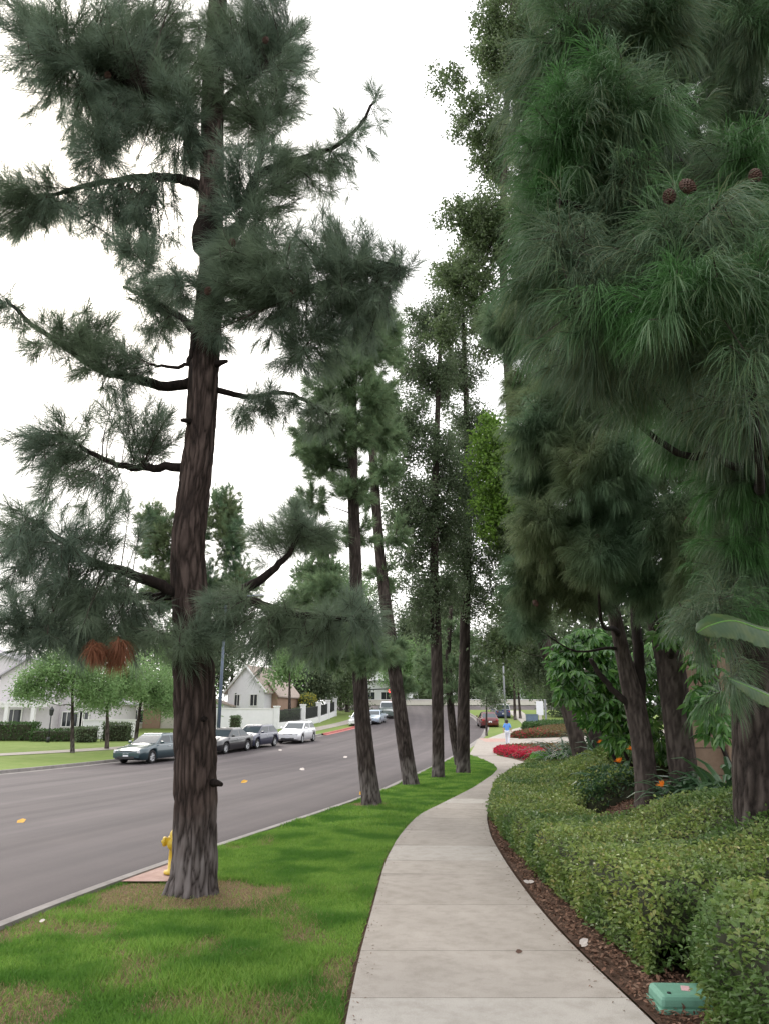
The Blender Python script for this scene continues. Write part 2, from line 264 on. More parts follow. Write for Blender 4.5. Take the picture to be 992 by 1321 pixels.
# ------------------------------------------------------------------ mesh building
class MB:
    def __init__(s): s.v, s.f, s.n, s.attr = [], [], 0, []
    def add(s, v, f, mi=0, a=None):
        v = np.asarray(v, float).reshape(-1, 3); f = np.asarray(f, np.int64)
        if len(v) == 0: return
        s.v.append(v); s.f.append((f + s.n, mi)); s.n += len(v)
        s.attr.append(np.zeros(len(v)) if a is None else np.asarray(a, float).ravel())
    def box(s, c, size, rz=0., mi=0, taper=1.):
        sx, sy, sz = (k / 2 for k in size); cr, sr = math.cos(rz), math.sin(rz); o = []
        for z in (-1, 1):
            k = taper if z > 0 else 1
            for x, y in ((-1, -1), (1, -1), (1, 1), (-1, 1)):
                X, Y = x * sx * k, y * sy * k; o.append((c[0] + X * cr - Y * sr, c[1] + X * sr + Y * cr, c[2] + z * sz))
        s.add(o, [(3, 2, 1, 0), (4, 5, 6, 7), (0, 1, 5, 4), (1, 2, 6, 5), (2, 3, 7, 6), (3, 0, 4, 7)], mi)
    def tube(s, pts, rad, sides=8, mi=0, caps=True):
        pts = np.asarray(pts, float); n = len(pts); rad = np.broadcast_to(np.asarray(rad, float), (n,))
        tg = nrm(np.gradient(pts, axis=0)); ref = np.array([1., 0, 0]) if abs(tg[0, 0]) < .8 else np.array([0, 1., 0])
        a = np.linspace(0, 2 * PI, sides, endpoint=False); V = np.zeros((n, sides, 3)); u = ref
        for i in range(n):
            u = u - tg[i] * np.dot(u, tg[i]); u = u / np.linalg.norm(u); w = np.cross(tg[i], u)
            V[i] = pts[i] + rad[i] * (np.cos(a)[:, None] * u + np.sin(a)[:, None] * w)
        i, j = np.meshgrid(np.arange(n - 1), np.arange(sides), indexing='ij'); k = (j + 1) % sides
        F_ = np.stack([i * sides + j, i * sides + k, (i + 1) * sides + k, (i + 1) * sides + j], -1).reshape(-1, 4)
        b0 = s.n; s.add(V.reshape(-1, 3), F_, mi)
        if caps:
            c = np.vstack([pts[0], pts[-1]]); nn = n * sides
            tri = []
            ring0 = V[0]; ring1 = V[-1]
            s.add(np.vstack([ring0, pts[0][None]]), [(x, sides, (x + 1) % sides)[::-1] for x in range(sides)], mi)
            s.add(np.vstack([ring1, pts[-1][None]]), [(x, (x + 1) % sides, sides) for x in range(sides)], mi)
    def lathe(s, prof, c=(0, 0, 0), sides=20, axis='z', mi=0):
        prof = np.asarray(prof, float); a = np.linspace(0, 2 * PI, sides, endpoint=False); n = len(prof)
        X = prof[:, :1] * np.cos(a); Y = prof[:, :1] * np.sin(a); Z = np.repeat(prof[:, 1:2], sides, 1)
        V = np.stack([X, Y, Z], -1)
        if axis == 'x': V = V[..., [2, 0, 1]]
        if axis == 'y': V = V[..., [1, 2, 0]]
        i, j = np.meshgrid(np.arange(n - 1), np.arange(sides), indexing='ij'); k = (j + 1) % sides
        s.add(V.reshape(-1, 3) + np.asarray(c), np.stack([i * sides + j, i * sides + k, (i + 1) * sides + k, (i + 1) * sides + j], -1).reshape(-1, 4), mi)
    def grid(s, V, mi=0, a=None):
        V = np.asarray(V); n, m = V.shape[:2]; i, j = np.meshgrid(np.arange(n - 1), np.arange(m - 1), indexing='ij')
        s.add(V.reshape(-1, 3), np.stack([i * m + j, i * m + j + 1, (i + 1) * m + j + 1, (i + 1) * m + j], -1).reshape(-1, 4), mi, a)
    def poly(s, pts, mi=0):
        s.add(pts, [tuple(range(len(pts)))], mi)
    def merge(s, o, mi):
        for f, _ in o.f: s.f.append((f + s.n, mi))
        s.v += o.v; s.attr += o.attr; s.n += o.n
    def build(s, name, mats, parent=None, smooth=False, base=None, attr=None, uv=None, bevel=0.):
        if not isinstance(mats, (list, tuple)): mats = [mats]
        v = np.concatenate(s.v) if s.v else np.zeros((0, 3))
        off = np.zeros(3)
        if parent is not None:
            p = parent
            while p is not None: off += np.array(p.location); p = p.parent
        loc = np.zeros(3)
        if base is not None: loc = np.asarray(base, float)
        v = v - off - loc
        me = bpy.data.meshes.new(name); me.vertices.add(len(v)); me.vertices.foreach_set('co', v.astype(np.float32).ravel())
        idx = np.concatenate([f.ravel() for f, _ in s.f]); lens = np.concatenate([np.full(len(f), f.shape[1]) for f, _ in s.f]); mi = np.concatenate([np.full(len(f), m) for f, m in s.f])
        me.loops.add(len(idx)); me.loops.foreach_set('vertex_index', idx.astype(np.int32))
        me.polygons.add(len(lens)); me.polygons.foreach_set('loop_start', np.concatenate([[0], np.cumsum(lens)[:-1]]).astype(np.int32))
        me.polygons.foreach_set('material_index', mi.astype(np.int32)); me.polygons.foreach_set('use_smooth', np.full(len(lens), bool(smooth)))
        if attr:
            at = me.attributes.new(attr, 'FLOAT', 'POINT'); at.data.foreach_set('value', np.concatenate(s.attr).astype(np.float32))
        if uv is not None:
            l = me.uv_layers.new(name='UVMap'); l.data.foreach_set('uv', np.asarray(uv)[idx].astype(np.float32).ravel())
        me.update(calc_edges=True)
        for m in mats: me.materials.append(m)
        o = bpy.data.objects.new(name, me); C.objects.link(o); o.location = loc
        if parent is not None: o.parent = parent
        if bevel:
            b = o.modifiers.new('bevel', 'BEVEL'); b.width = bevel; b.segments = 2; b.limit_method = 'ANGLE'
        return o
def tag(o, label=None, cat=None, group=None, kind=None):
    if label: o['label'] = label
    if cat: o['category'] = cat
    if group: o['group'] = group
    if kind: o['kind'] = kind
    return o
def thing(name, loc, label, cat, group=None, rz=0.):
    o = bpy.data.objects.new(name, None); C.objects.link(o); o.location = [float(k) for k in loc]; o.rotation_euler.z = rz; o.empty_display_size = .2
    return tag(o, label, cat, group)
def copy_tree(o, parent=None):
    c = o.copy(); C.objects.link(c)
    if parent is not None: c.parent = parent
    for ch in list(o.children): copy_tree(ch, c)
    return c

# ------------------------------------------------------------------ vectorised foliage
def strips(mb, org, d, L, droop, width, seg=3, mi=0):
    """needles or blades: tapered strips bending down"""
    N = len(org)
    if N == 0: return
    L = np.broadcast_to(L, (N,))[:, None]; droop = np.broadcast_to(droop, (N,))[:, None]; width = np.broadcast_to(width, (N,))[:, None]
    d = nrm(d); side = nrm(np.cross(d, rdir(N))); p = org.copy(); V = []
    for k in range(seg):
        w = width * (1. if k < seg - 1 else .8) * .5
        V += [p - side * w, p + side * w]
        p = p + d * L / seg; d = nrm(d + np.array([0, 0, -1.]) * droop)
    V.append(p); V = np.stack(V, 1); m = 2 * seg + 1; b = np.arange(N)[:, None] * m
    q = [b + np.array([[2 * k, 2 * k + 1, 2 * k + 3, 2 * k + 2]]) for k in range(seg - 1)]
    n0 = mb.n
    mb.add(V.reshape(-1, 3), np.concatenate(q) if q else np.zeros((0, 4), int), mi)
    mb.f.append((b + np.array([[2 * seg - 2, 2 * seg - 1, 2 * seg]]) + n0, mi))
    if not q: mb.f = [x for x in mb.f if len(x[0])]
def leaves(mb, pos, d, up, L, W, fold=.25, mi=0, curl=.15):
    N = len(pos)
    if N == 0: return
    L = np.broadcast_to(L, (N,))[:, None]; W = np.broadcast_to(W, (N,))[:, None]
    d = nrm(d); s = nrm(np.cross(d, up)); n = np.cross(s, d)
    base = pos; tip = pos + d * L - n * L * curl
    a1 = pos + d * L * .3; a2 = pos + d * L * .68 - n * L * curl * .4
    V = np.stack([base, a1 + s * W * .5 + n * W * fold, a2 + s * W * .42 + n * W * fold, tip, a2 - s * W * .42 + n * W * fold, a1 - s * W * .5 + n * W * fold], 1)
    b = np.arange(N)[:, None] * 6
    mb.add(V.reshape(-1, 3), np.concatenate([b + np.array([[0, 3, 2, 1]]), b + np.array([[0, 5, 4, 3]])]), mi)
def twigs(mb, Pk, r0, r1, mi=0):
    """batch of three-sided tubes, Pk [N,K,3]"""
    N, K = Pk.shape[:2]
    if N == 0: return
    t = nrm(Pk[:, -1] - Pk[:, 0]); a = nrm(np.cross(t, rdir(N))); b = np.cross(t, a)
    r = (np.broadcast_to(r0, (N,))[:, None] * np.linspace(1, 0, K) + np.broadcast_to(r1, (N,))[:, None] * np.linspace(0, 1, K))[..., None]
    R = [Pk + r * (math.cos(x) * a[:, None] + math.sin(x) * b[:, None]) for x in (0, 2.094, 4.189)]
    V = np.stack(R, 2); base = (np.arange(N)[:, None, None] * K + np.arange(K - 1)[None, :, None]) * 3
    q = [base + np.array([j, (j + 1) % 3, 3 + (j + 1) % 3, 3 + j]) for j in range(3)]
    mb.add(V.reshape(-1, 3), np.concatenate([x.reshape(-1, 4) for x in q]), mi)
def bez(a, b, c, K):
    t = np.linspace(0, 1, K)[None, :, None]; return (1 - t) ** 2 * a[:, None] + 2 * t * (1 - t) * b[:, None] + t * t * c[:, None]
def spl(pts, n):
    """smooth polyline through points"""
    pts = np.asarray(pts, float); k = len(pts); t = np.linspace(0, k - 1, n); i = np.clip(np.floor(t).astype(int), 0, k - 2); f = (t - i)[:, None]
    g = lambda j: pts[np.clip(j, 0, k - 1)]
    p0, p1, p2, p3 = g(i - 1), g(i), g(i + 1), g(i + 2)
    return .5 * (2 * p1 + (p2 - p0) * f + (2 * p0 - 5 * p1 + 4 * p2 - p3) * f ** 2 + (3 * p1 - p0 - 3 * p2 + p3) * f ** 3)
def trunk_mesh(mb, pts, rad, sides=72, rings=220, amp=.018, freq=16., flare=.0, seed=0.):
    pts0 = np.asarray(pts, float); pts = spl(pts0, rings); rr = spl(np.stack([rad, rad, rad], 1), rings)[:, 0]
    s = np.concatenate([[0], np.cumsum(np.linalg.norm(np.diff(pts, axis=0), axis=1))])
    a = np.linspace(0, 2 * PI, sides, endpoint=False); tg = nrm(np.gradient(pts, axis=0)); u = np.array([1., 0, 0]); V = np.zeros((rings, sides, 3)); D = np.zeros((rings, sides, 3))
    for i in range(rings):
        u = u - tg[i] * np.dot(u, tg[i]); u /= np.linalg.norm(u); w = np.cross(tg[i], u); D[i] = np.cos(a)[:, None] * u + np.sin(a)[:, None] * w
    q = np.stack([D[..., 0] * rr[:, None] * freq, D[..., 1] * rr[:, None] * freq, np.repeat(s[:, None] * freq * .18, sides, 1)], -1) + seed
    w1 = np.stack([vnoise(q * .9 + 7), vnoise(q * .9 + 31), vnoise(q * .9 + 57)], -1) - .5; q = q + w1 * np.array([1.3, 1.3, .8]) + (vnoise(q * 4 + 3)[..., None] - .5) * .35
    f1, f2 = worley(q); v2 = vnoise(q * 3.1 + 3.3)
    ridge = np.clip((f2 - f1) / .42, 0, 1) ** .7 * (.72 + .5 * (v2 - .2)); ridge = np.clip(ridge, 0, 1)
    lump = vnoise(q * .12 + 9) - .5
    root = 1 + flare * np.exp(-s / .16)[:, None] * (1 + .5 * np.sin(a * 5 + seed)[None, :])
    R = rr[:, None] * root * (.93 + .12 * lump) + amp * (ridge - .75) * np.clip(rr[:, None] / rr[0], .3, 1)
    V = pts[:, None] + D * R[..., None]
    i, j = np.meshgrid(np.arange(rings - 1), np.arange(sides), indexing='ij'); k = (j + 1) % sides
    mb.add(V.reshape(-1, 3), np.stack([i * sides + j, i * sides + k, (i + 1) * sides + k, (i + 1) * sides + j], -1).reshape(-1, 4), 0, ridge)
    return pts, rr
class Crown:
    """collects sub-branches and shoots grown from limbs into foliage masses"""
    def __init__(s): s.tw, s.sh, s.ax, s.w = MB(), [], [], []
    def mass(s, limb, ctr, rad, nsub, nsh, r0=.012, lift=.12, spread=.10, shell=.52, tmin=.42):
        limb = np.asarray(limb); ctr = np.asarray(ctr); rad = np.asarray(rad)
        e = ctr + rad * rdir(nsub) * (rng.random((nsub, 1)) ** (1 - shell))
        d = np.linalg.norm(limb[None] - e[:, None], axis=2) * (1 + .35 * rng.random((nsub, len(limb)))); st = limb[d.argmin(1)]
        ln = np.linalg.norm(e - st, axis=1, keepdims=True)
        mid = st * .45 + e * .55 + np.array([0, 0, 1.]) * ln * (lift * rng.normal(.6, .8, (nsub, 1))) + rng.normal(size=(nsub, 3)) * ln * .09
        K = 7; B = bez(st, mid, e, K); twigs(s.tw, B, np.clip(ln[:, 0] * .012, .004, r0 * 1.6), .0025)
        t = tmin + (1 - tmin) * rng.random((nsub, nsh)) ** .8; t[:, 0] = 1
        b0, b1, b2 = st[:, None], mid[:, None], e[:, None]; t = t[..., None]
        p = (1 - t) ** 2 * b0 + 2 * t * (1 - t) * b1 + t * t * b2; tg = nrm(2 * (1 - t) * (b1 - b0) + 2 * t * (b2 - b1))
        off = rdir(nsub * nsh).reshape(nsub, nsh, 3) * spread * rng.random((nsub, nsh, 1)); off[:, 0] *= .2
        ax = nrm(tg * .8 + off / max(spread, 1e-6) * .7 + np.array([0, 0, .35])); q = p + off + ax * spread * .5
        twigs(s.tw, np.stack([p.reshape(-1, 3), q.reshape(-1, 3)], 1), .004, .003)
        s.sh.append(q.reshape(-1, 3)); s.ax.append(ax.reshape(-1, 3))
    def arr(s): return np.concatenate(s.sh), np.concatenate(s.ax)
def needles(mb, sh, ax, n, L, width, droop, seg=3, ls=.16, down=0.):
    S = len(sh); o = np.repeat(sh, n, 0); a = np.repeat(ax, n, 0); t = rng.random((S * n, 1))
    perp = rdir(S * n); perp = nrm(perp - a * (perp * a).sum(1, keepdims=True)); th = np.radians(12 + 58 * t * (.6 + .6 * rng.random((S * n, 1))))
    d = a * np.cos(th) + perp * np.sin(th)
    d = nrm(d + np.array([0, 0, -1.]) * down)
    strips(mb, o - a * t * ls, d, L * (.7 + .45 * rng.random(S * n)), droop * (.6 + .8 * rng.random(S * n)), width * (.7 + .6 * rng.random(S * n)), seg)
def candles(mb, sh, ax, n, L=.09, r=.008):
    k = rng.choice(len(sh), min(n, len(sh)), replace=False); a = nrm(ax[k] * .35 + np.array([0, 0, 1.]) + rng.normal(size=(len(k), 3)) * .12)
    l = L * (.5 + rng.random((len(k), 1))); twigs(mb, np.stack([sh[k], sh[k] + a * l * .6, sh[k] + a * l], 1), r, r * .35)
def cone_mesh(mb, c, ax, L=.12, R=.042):
    R *= .80
    ax = nrm(np.asarray(ax, float)); s = nrm(np.cross(ax, [0.3, 1, .2])); w = np.cross(ax, s); k = np.arange(90); t = k / 90.; a = k * 2.39996
    r = R * np.sin(PI * (.12 + .86 * t)) ** .7; ctr = np.asarray(c) + ax * (t[:, None] * L)
    o = np.cos(a)[:, None] * s + np.sin(a)[:, None] * w; b = np.cross(o, ax)
    tip = ctr + o * r[:, None] * 1.25 - ax * .004; V = np.stack([ctr + o * r[:, None] * .35 + b * .006, ctr + o * r[:, None] * .35 - b * .006, tip - b * .011 - ax * .003, tip + b * .011 - ax * .003, tip + o * .004 + ax * .012], 1)
    q = np.arange(90)[:, None] * 5; n0 = mb.n
    mb.add(V.reshape(-1, 3), np.concatenate([q + np.array([[0, 1, 2]]), q + np.array([[0, 2, 3]]), q + np.array([[3, 2, 4]]), q + np.array([[0, 3, 4]]), q + np.array([[1, 4, 2]])]))
#PART2
# ================================================================== THE SETTING
def sheet(name, xl, xr, ys, us, zoff, mat, dry=None, uv=False, label=None, kind='structure'):
    ys = np.asarray(ys, float); us = np.asarray(us, float); a = xl(ys)[:, None]; b = xr(ys)[:, None]
    X = a + (b - a) * us[None]; Y = np.repeat(ys[:, None], len(us), 1); V = np.stack([X, Y, terr(X, Y) + zoff], -1)
    mb = MB(); mb.grid(V, 0, None if dry is None else dry(X, Y)); 
    o = mb.build(name, mat, smooth=True, attr='dry' if dry is not None else None, uv=np.stack([(X - a).ravel(), Y.ravel()], -1) if uv else None, base=V[len(ys) // 2, len(us) // 2])
    return tag(o, label, None, None, kind)
c_ = lambda k: (lambda Y: np.full(np.shape(Y), float(k)))
gx = np.unique(np.concatenate([np.linspace(-420, -60, 19), np.linspace(-60, 60, 81), np.linspace(60, 420, 19)])); gy = np.unique(np.concatenate([np.linspace(-60, 0, 12), np.linspace(0, 120, 90), np.linspace(120, 700, 30)]))
Xg, Yg = np.meshgrid(gx, gy, indexing='ij'); mb = MB(); mb.grid(np.stack([Xg, Yg, terr(Xg, Yg) - .45], -1)); tag(mb.build('ground', M['field'], smooth=True), 'rough green ground reaching away behind the street', kind='structure')
YR = np.linspace(-12, 102, 200)
sheet('road', lambda Y: kerbX(Y) - .3, lambda Y: farX(Y) + .3, YR, np.linspace(0, 1, 40), -.13, M['asphalt'], uv=True, label='grey asphalt street curving away uphill')
sheet('cross_street', c_(-60), c_(90), np.linspace(102, 112, 12), np.linspace(0, 1, 60), -.13, M['asphalt'], uv=True, label='cross street at the top of the road')
def kerb(name, fn, sgn, y0, y1, mats, label, gut=.32):
    ys = np.arange(y0, y1 + .01, .5); mb = MB(); k = fn(ys); dx = np.gradient(k, ys); nx, ny = 1 / np.sqrt(1 + dx * dx), -dx / np.sqrt(1 + dx * dx)
    prof = [(-gut * sgn, -.127), (0, -.117), (.02 * sgn, .0), (.035 * sgn, .012), (.15 * sgn, .014), (.152 * sgn, -.1)]
    V = np.stack([np.stack([k + d * nx, ys + d * ny, terr(k, ys) + z], -1) for d, z in prof], 1); 
    for i in range(0, len(ys) - 1, 6):
        mb.grid(V[i:min(i + 7, len(ys))] - np.array([0, 0, .0]), 0)
    return tag(mb.build(name, mats, base=V[len(ys) // 2, 0]), label, kind='structure')
kerb('kerb', kerbX, 1, -12, 44.5, M['kerb'], 'pale concrete kerb and gutter along the near lawn')
kerb('kerb', kerbX, 1, 57.5, 101, M['kerb'], 'concrete kerb beyond the driveway on the right')
kerb('kerb', farX, -1, -12, 64, M['kerb'], 'concrete kerb on the far side of the street')
kerb('kerb', farX, -1, 64.5, 80, M['conc_red'], 'red painted kerb on the far side of the street'); kerb('kerb', farX, -1, 80.5, 101, M['kerb'], 'concrete kerb near the far crossing')
# near lawn with dry patches
B1 = np.array([-1.98, 8.3])
def dryf(X, Y):
    X = np.asarray(X, float); Y = np.asarray(Y, float)
    a = n2(X, Y, 1.15, 3.) * .6 + n2(X, Y, 2.9, 8.) * .4
    near = .9 * sst(.515, .70, a + .16 * sst(7.0, 5.2, Y) - .10 * sst(8.5, 12, Y) - .05)
    w = n2(X, Y, 3., 1.) - .5
    ring = sst(1.12, .78, np.hypot((X - B1[0] - .02) / 1.05, (Y - B1[1] + .15) / .8) + w * .35)
    tail = .8 * sst(.34, .05, np.abs(Y - (8.35 + .12 * (X + 1))) + w * .3) * sst(.1, -.4, X) * sst(-2, -1.2, X) * .85
    r2 = sst(.6, .3, np.hypot(X + .3, (Y - 16.6) * .8)); r3 = sst(.55, .3, np.hypot(X - 2.7, Y - 26.6)); e = sst(.14, .02, swlX(Y) - X) * .5
    return np.clip(np.maximum.reduce([near * (1 - .8 * sst(-1.0, -.3, X - 0 * Y) * sst(6, 9, Y)), ring, tail, r2, r3, e]), 0, 1)
sheet('lawn', lambda Y: kerbX(Y) + .15, lambda Y: swlX(Y) - .05, np.concatenate([np.linspace(-12, 3, 20)[:-1], np.linspace(3, 14, 150)[:-1], np.linspace(14, 39.6, 90)]), np.linspace(0, 1, 70), -.022, M['lawn'], dry=dryf, label='green lawn strip with dry brown patches between kerb and sidewalk')
# sidewalk: separate slabs
def slabs(name, ja, left, right, z, label, new):
    mb = MB()
    for i in range(len(ja) - 1):
        ys = np.linspace(ja[i] + .004, ja[i + 1] - .004, 6); l, r = left(ys), right(ys); us = np.linspace(0, 1, 5)
        sk = -.16 * sst(8, 14, ys[2])                        # joints run square to the walk
        X = l[:, None] + (r - l)[:, None] * us; Y = ys[:, None] + sk * (us[None] - .5) * (r - l)[:, None]; Z = terr(X, Y) + z
        V = np.stack([X, Y, Z], -1); mi = 1 if i in new else 0; mb.grid(V, mi)
        ring = np.concatenate([V[0, :], V[1:, -1], V[-1, ::-1][1:], V[::-1, 0][1:]]); low = ring - np.array([0, 0, .1]); mb.grid(np.stack([low, ring], 1), mi)
    return tag(mb.build(name, [M['conc'], M['conc_new']], base=(0, 9, 0)), label, kind='structure')
ja = [-12, -9, -6, -3, -1, .7, 2.2, 3.7, 5.22, 6.2, 7.65, 9.1, 9.95, 11.1, 12.6, 14.1, 15.6, 16.7, 17.6, 19.2, 20.8, 22.4, 24, 25.6, 27.2, 28.8, 30.4, 32, 33.6, 35.2, 36.8, 38.9]
slabs('sidewalk', ja, swlX, swrX, .008, 'curving pale concrete sidewalk with lighter repaired slabs', {5, 6, 7, 12, 17})
sheet('sidewalk_bed', lambda Y: swlX(Y) - .04, lambda Y: swrX(Y) + .05, np.linspace(-12, 38.9, 120), np.linspace(0, 1, 3), -.03, M['soil'], label='dark soil showing in the sidewalk joints')
bedu = np.concatenate([np.linspace(0, .12, 40)[:-1], np.linspace(.12, 1, 30)])
sheet('planting_bed', lambda Y: swrX(Y) + .04, c_(60), np.linspace(-12, 38.9, 130), bedu, -.012, M['soil'], label='brown mulched planting bed right of the sidewalk')
sheet('verge', lambda Y: kerbX(Y) + .14, c_(90), np.linspace(38.9, 101.5, 80), np.linspace(0, 1, 50), -.012, M['lawn_far'], label='green grass beyond the driveway')
sheet('hillside', c_(-60), c_(90), np.linspace(112, 230, 12), np.linspace(0, 1, 12), .0, M['field'], label='grassy rise beyond the cross street')
def pstrip(name, L, R, z, mat, label, n=24):
    L = spl([(*p, 0) for p in L], n); R = spl([(*p, 0) for p in R], n); us = np.linspace(0, 1, 8)[None, :, None]; V = L[:, None] * (1 - us) + R[:, None] * us; V[..., 2] = terr(V[..., 0], V[..., 1]) + z
    mb = MB(); mb.grid(V); return tag(mb.build(name, mat, base=V[n // 2, 3]), label, kind='structure')
pstrip('driveway', [(4.3, 39.6), (6, 42.3), (9.3, 45.6), (14, 50.5), (30, 64)], [(6.9, 57.2), (8.6, 56.3), (11, 57.8), (15, 60.5), (30, 74)], .012, M['conc'], 'concrete driveway crossing the sidewalk')
pstrip('driveway_apron', [(4.25, 44.2), (6.9, 57.6)], [(4.9, 44.2), (7.6, 57.6)], -.03, M['kerb'], 'concrete driveway apron at the street')
pstrip('ramp', [(6.95, 53.2), (7.05, 57.8)], [(8.4, 53.5), (9.3, 57.4)], .018, M['conc_pink'], 'pinkish kerb ramp')
pstrip('sidewalk', [(4.4, 38.8), (4.3, 39.8)], [(5.6, 38.8), (6.2, 42.8)], .016, M['conc'], 'sidewalk beside the crimson flower bed', 6)
pstrip('sidewalk', [(7.5, 57), (9, 62), (11.6, 70), (14, 78), (16, 100)], [(9.8, 56.8), (11.1, 62), (13.4, 70), (15.8, 78), (17.8, 100)], .012, M['conc_new'], 'sidewalk going on beyond the driveway')
pstrip('hydrant_pad', [(-2.98, 8.75), (-2.72, 9.9)], [(-2.35, 8.75), (-2.15, 9.75)], .0, M['conc_pink'], 'pinkish concrete pad by the kerb behind the trunk', 6)
# far side
LWN = lambda Y: farX(Y) - .15
sheet('far_lawn', c_(-90), LWN, np.linspace(-12, 101, 110), np.concatenate([np.linspace(0, .6, 20)[:-1], np.linspace(.6, 1, 40)]), -.01, M['lawn_far'], label='lawns in front of the houses across the street')
pstrip('far_sidewalk', [(-30, 34), (-23, 41.5), (-19, 46), (-14.6, 51.5), (-10.2, 60), (-8.2, 66), (-6.4, 74), (-4.2, 84), (-2, 98)], [(-30, 32), (-22.2, 39.8), (-17.8, 44.4), (-13, 50), (-8.5, 59), (-6.6, 65.5), (-4.8, 73.5), (-2.6, 83.5), (-.4, 98)], .012, M['conc'], 'sidewalk across the street', 60)
pstrip('far_driveway', [(-13, 50), (-8.0, 57.5), (-7.2, 60)], [(-9.2, 51.2), (-6.6, 57.6), (-5.4, 62.8)], .02, M['conc_new'], 'pale driveway ramp across the street')

# ================================================================== TREES
TWO = 2 * PI
def auto_limb(mb, tp, tr, ctr, kr=.020, sides=8, rise=.25):
    hd = np.hypot(tp[:, 0] - ctr[0], tp[:, 1] - ctr[1]); i = np.abs(tp[:, 2] - (ctr[2] - rise * hd)).argmin()
    a = tp[i]; L = np.linalg.norm(ctr - a)
    mid = a * .5 + ctr * .5 + np.array([0, 0, -.06 * L]) + rng.normal(size=3) * L * .05
    c = spl([a, a * .72 + mid * .28 + np.array([0, 0, .02 * L]), mid, ctr], 14); r = min(.5 * tr[i], max(.012, kr * L))
    mb.tube(c, np.linspace(r, r * .12, 14), sides, caps=False); return c
def px_trunk(tr):
    """rows (px, py, width px, Y) -> points and radii"""
    pts = [P(a, b, Y) for a, b, w, Y in tr]; return np.array(pts), np.array([w / F * tdepth(*p) / 2 for p, (a, b, w, Y) in zip(pts, tr)])
def mass_args(cx, cy, rx, ry, Y, depth=None):
    c = P(cx, cy, Y); k = tdepth(*c) / F; a, b = rx * k, ry * k; return c, (a, depth or max(.45, (a + b) * .5), b)
def pine(name, label, base_z, tr, masses, needmat, bark, L, nn, nw, droop, dens, cat='pine tree', group=None, limbs=(), seg=3, sides=48, rings=150, amp=.014, flare=.12, cand=0, cones=(), nsh=4, freq=16., spread=.1, cone_L=.11, rise=.25, soft=1., down=0.):
    pts, rad = px_trunk(tr); pts[0, 2] = base_z
    root = thing(name, pts[0], label, cat, group); mb = MB(); tp, trr = trunk_mesh(mb, pts, rad, sides, rings, amp, freq, flare, seed=float(rng.random() * 20))
    mb.build('trunk', bark, root, True, attr='ridge'); cr = Crown(); curves = []
    for lp, w0, w1, dY in limbs:
        bm = MB(); q = np.array([P(x, y, pts[0, 1] + k * dY) for k, (x, y) in zip(np.linspace(0, 1, len(lp)), lp)]); q[0] = q[0] * .6 + .4 * tp[np.linalg.norm(tp - q[0], axis=1).argmin()]
        c = spl(q, 26); c[1:-1] += rng.normal(size=(24, 3)) * .008; sc = tdepth(*c[0]) / F / 2
        bm.tube(c, np.linspace(w0 * sc, w1 * sc, 26), 10); bm.build('branch', bark, root, True); curves.append(c)
    allc = np.concatenate(curves) if curves else None; lb = MB()
    for m in masses:
        cx, cy, rx, ry, Y = m[:5]; f = m[5] if len(m) > 5 else 1.; c, r = mass_args(cx, cy, rx, ry, Y)
        if curves and (len(m) > 6):
            limb = curves[m[6]][8:]
            if np.linalg.norm(limb - c, axis=1).min() > 1.4 * max(r): limb = np.concatenate([limb, spl([limb[-1], (limb[-1] + c) / 2 + np.array([0, 0, .1]), c], 12)]); twigs(cr.tw, limb[None, -12:], .02, .008)
        else: lb = MB(); limb = auto_limb(lb, tp, trr, c, rise=rise)[5:]; lb.build('branch', bark, root, True)
        r = (r[0] * soft, r[1] * soft, r[2] * soft); n = max(3, int(dens * f * (r[0] * r[2] * PI + .3 * r[1] * (r[0] + r[2])) / nsh)); cr.mass(limb, c, r, n, nsh, spread=spread)
    sh, ax = cr.arr()
    if cand: candles(cr.tw, sh, ax, cand)
    nb = MB(); needles(nb, sh, ax, nn, L, nw, droop, seg, ls=L * .75, down=down); nb.merge(cr.tw, 1); nb.build('crown', [needmat, M['twig']], root)
    for (cx, cy, Y) in cones:
        c = P(cx, cy, Y); cm = MB(); cone_mesh(cm, c, (rng.normal() * .3, -.3, -.8), cone_L, cone_L * .37); cm.build('pine_cone', M['cone'], root)
    return root, tp, sh
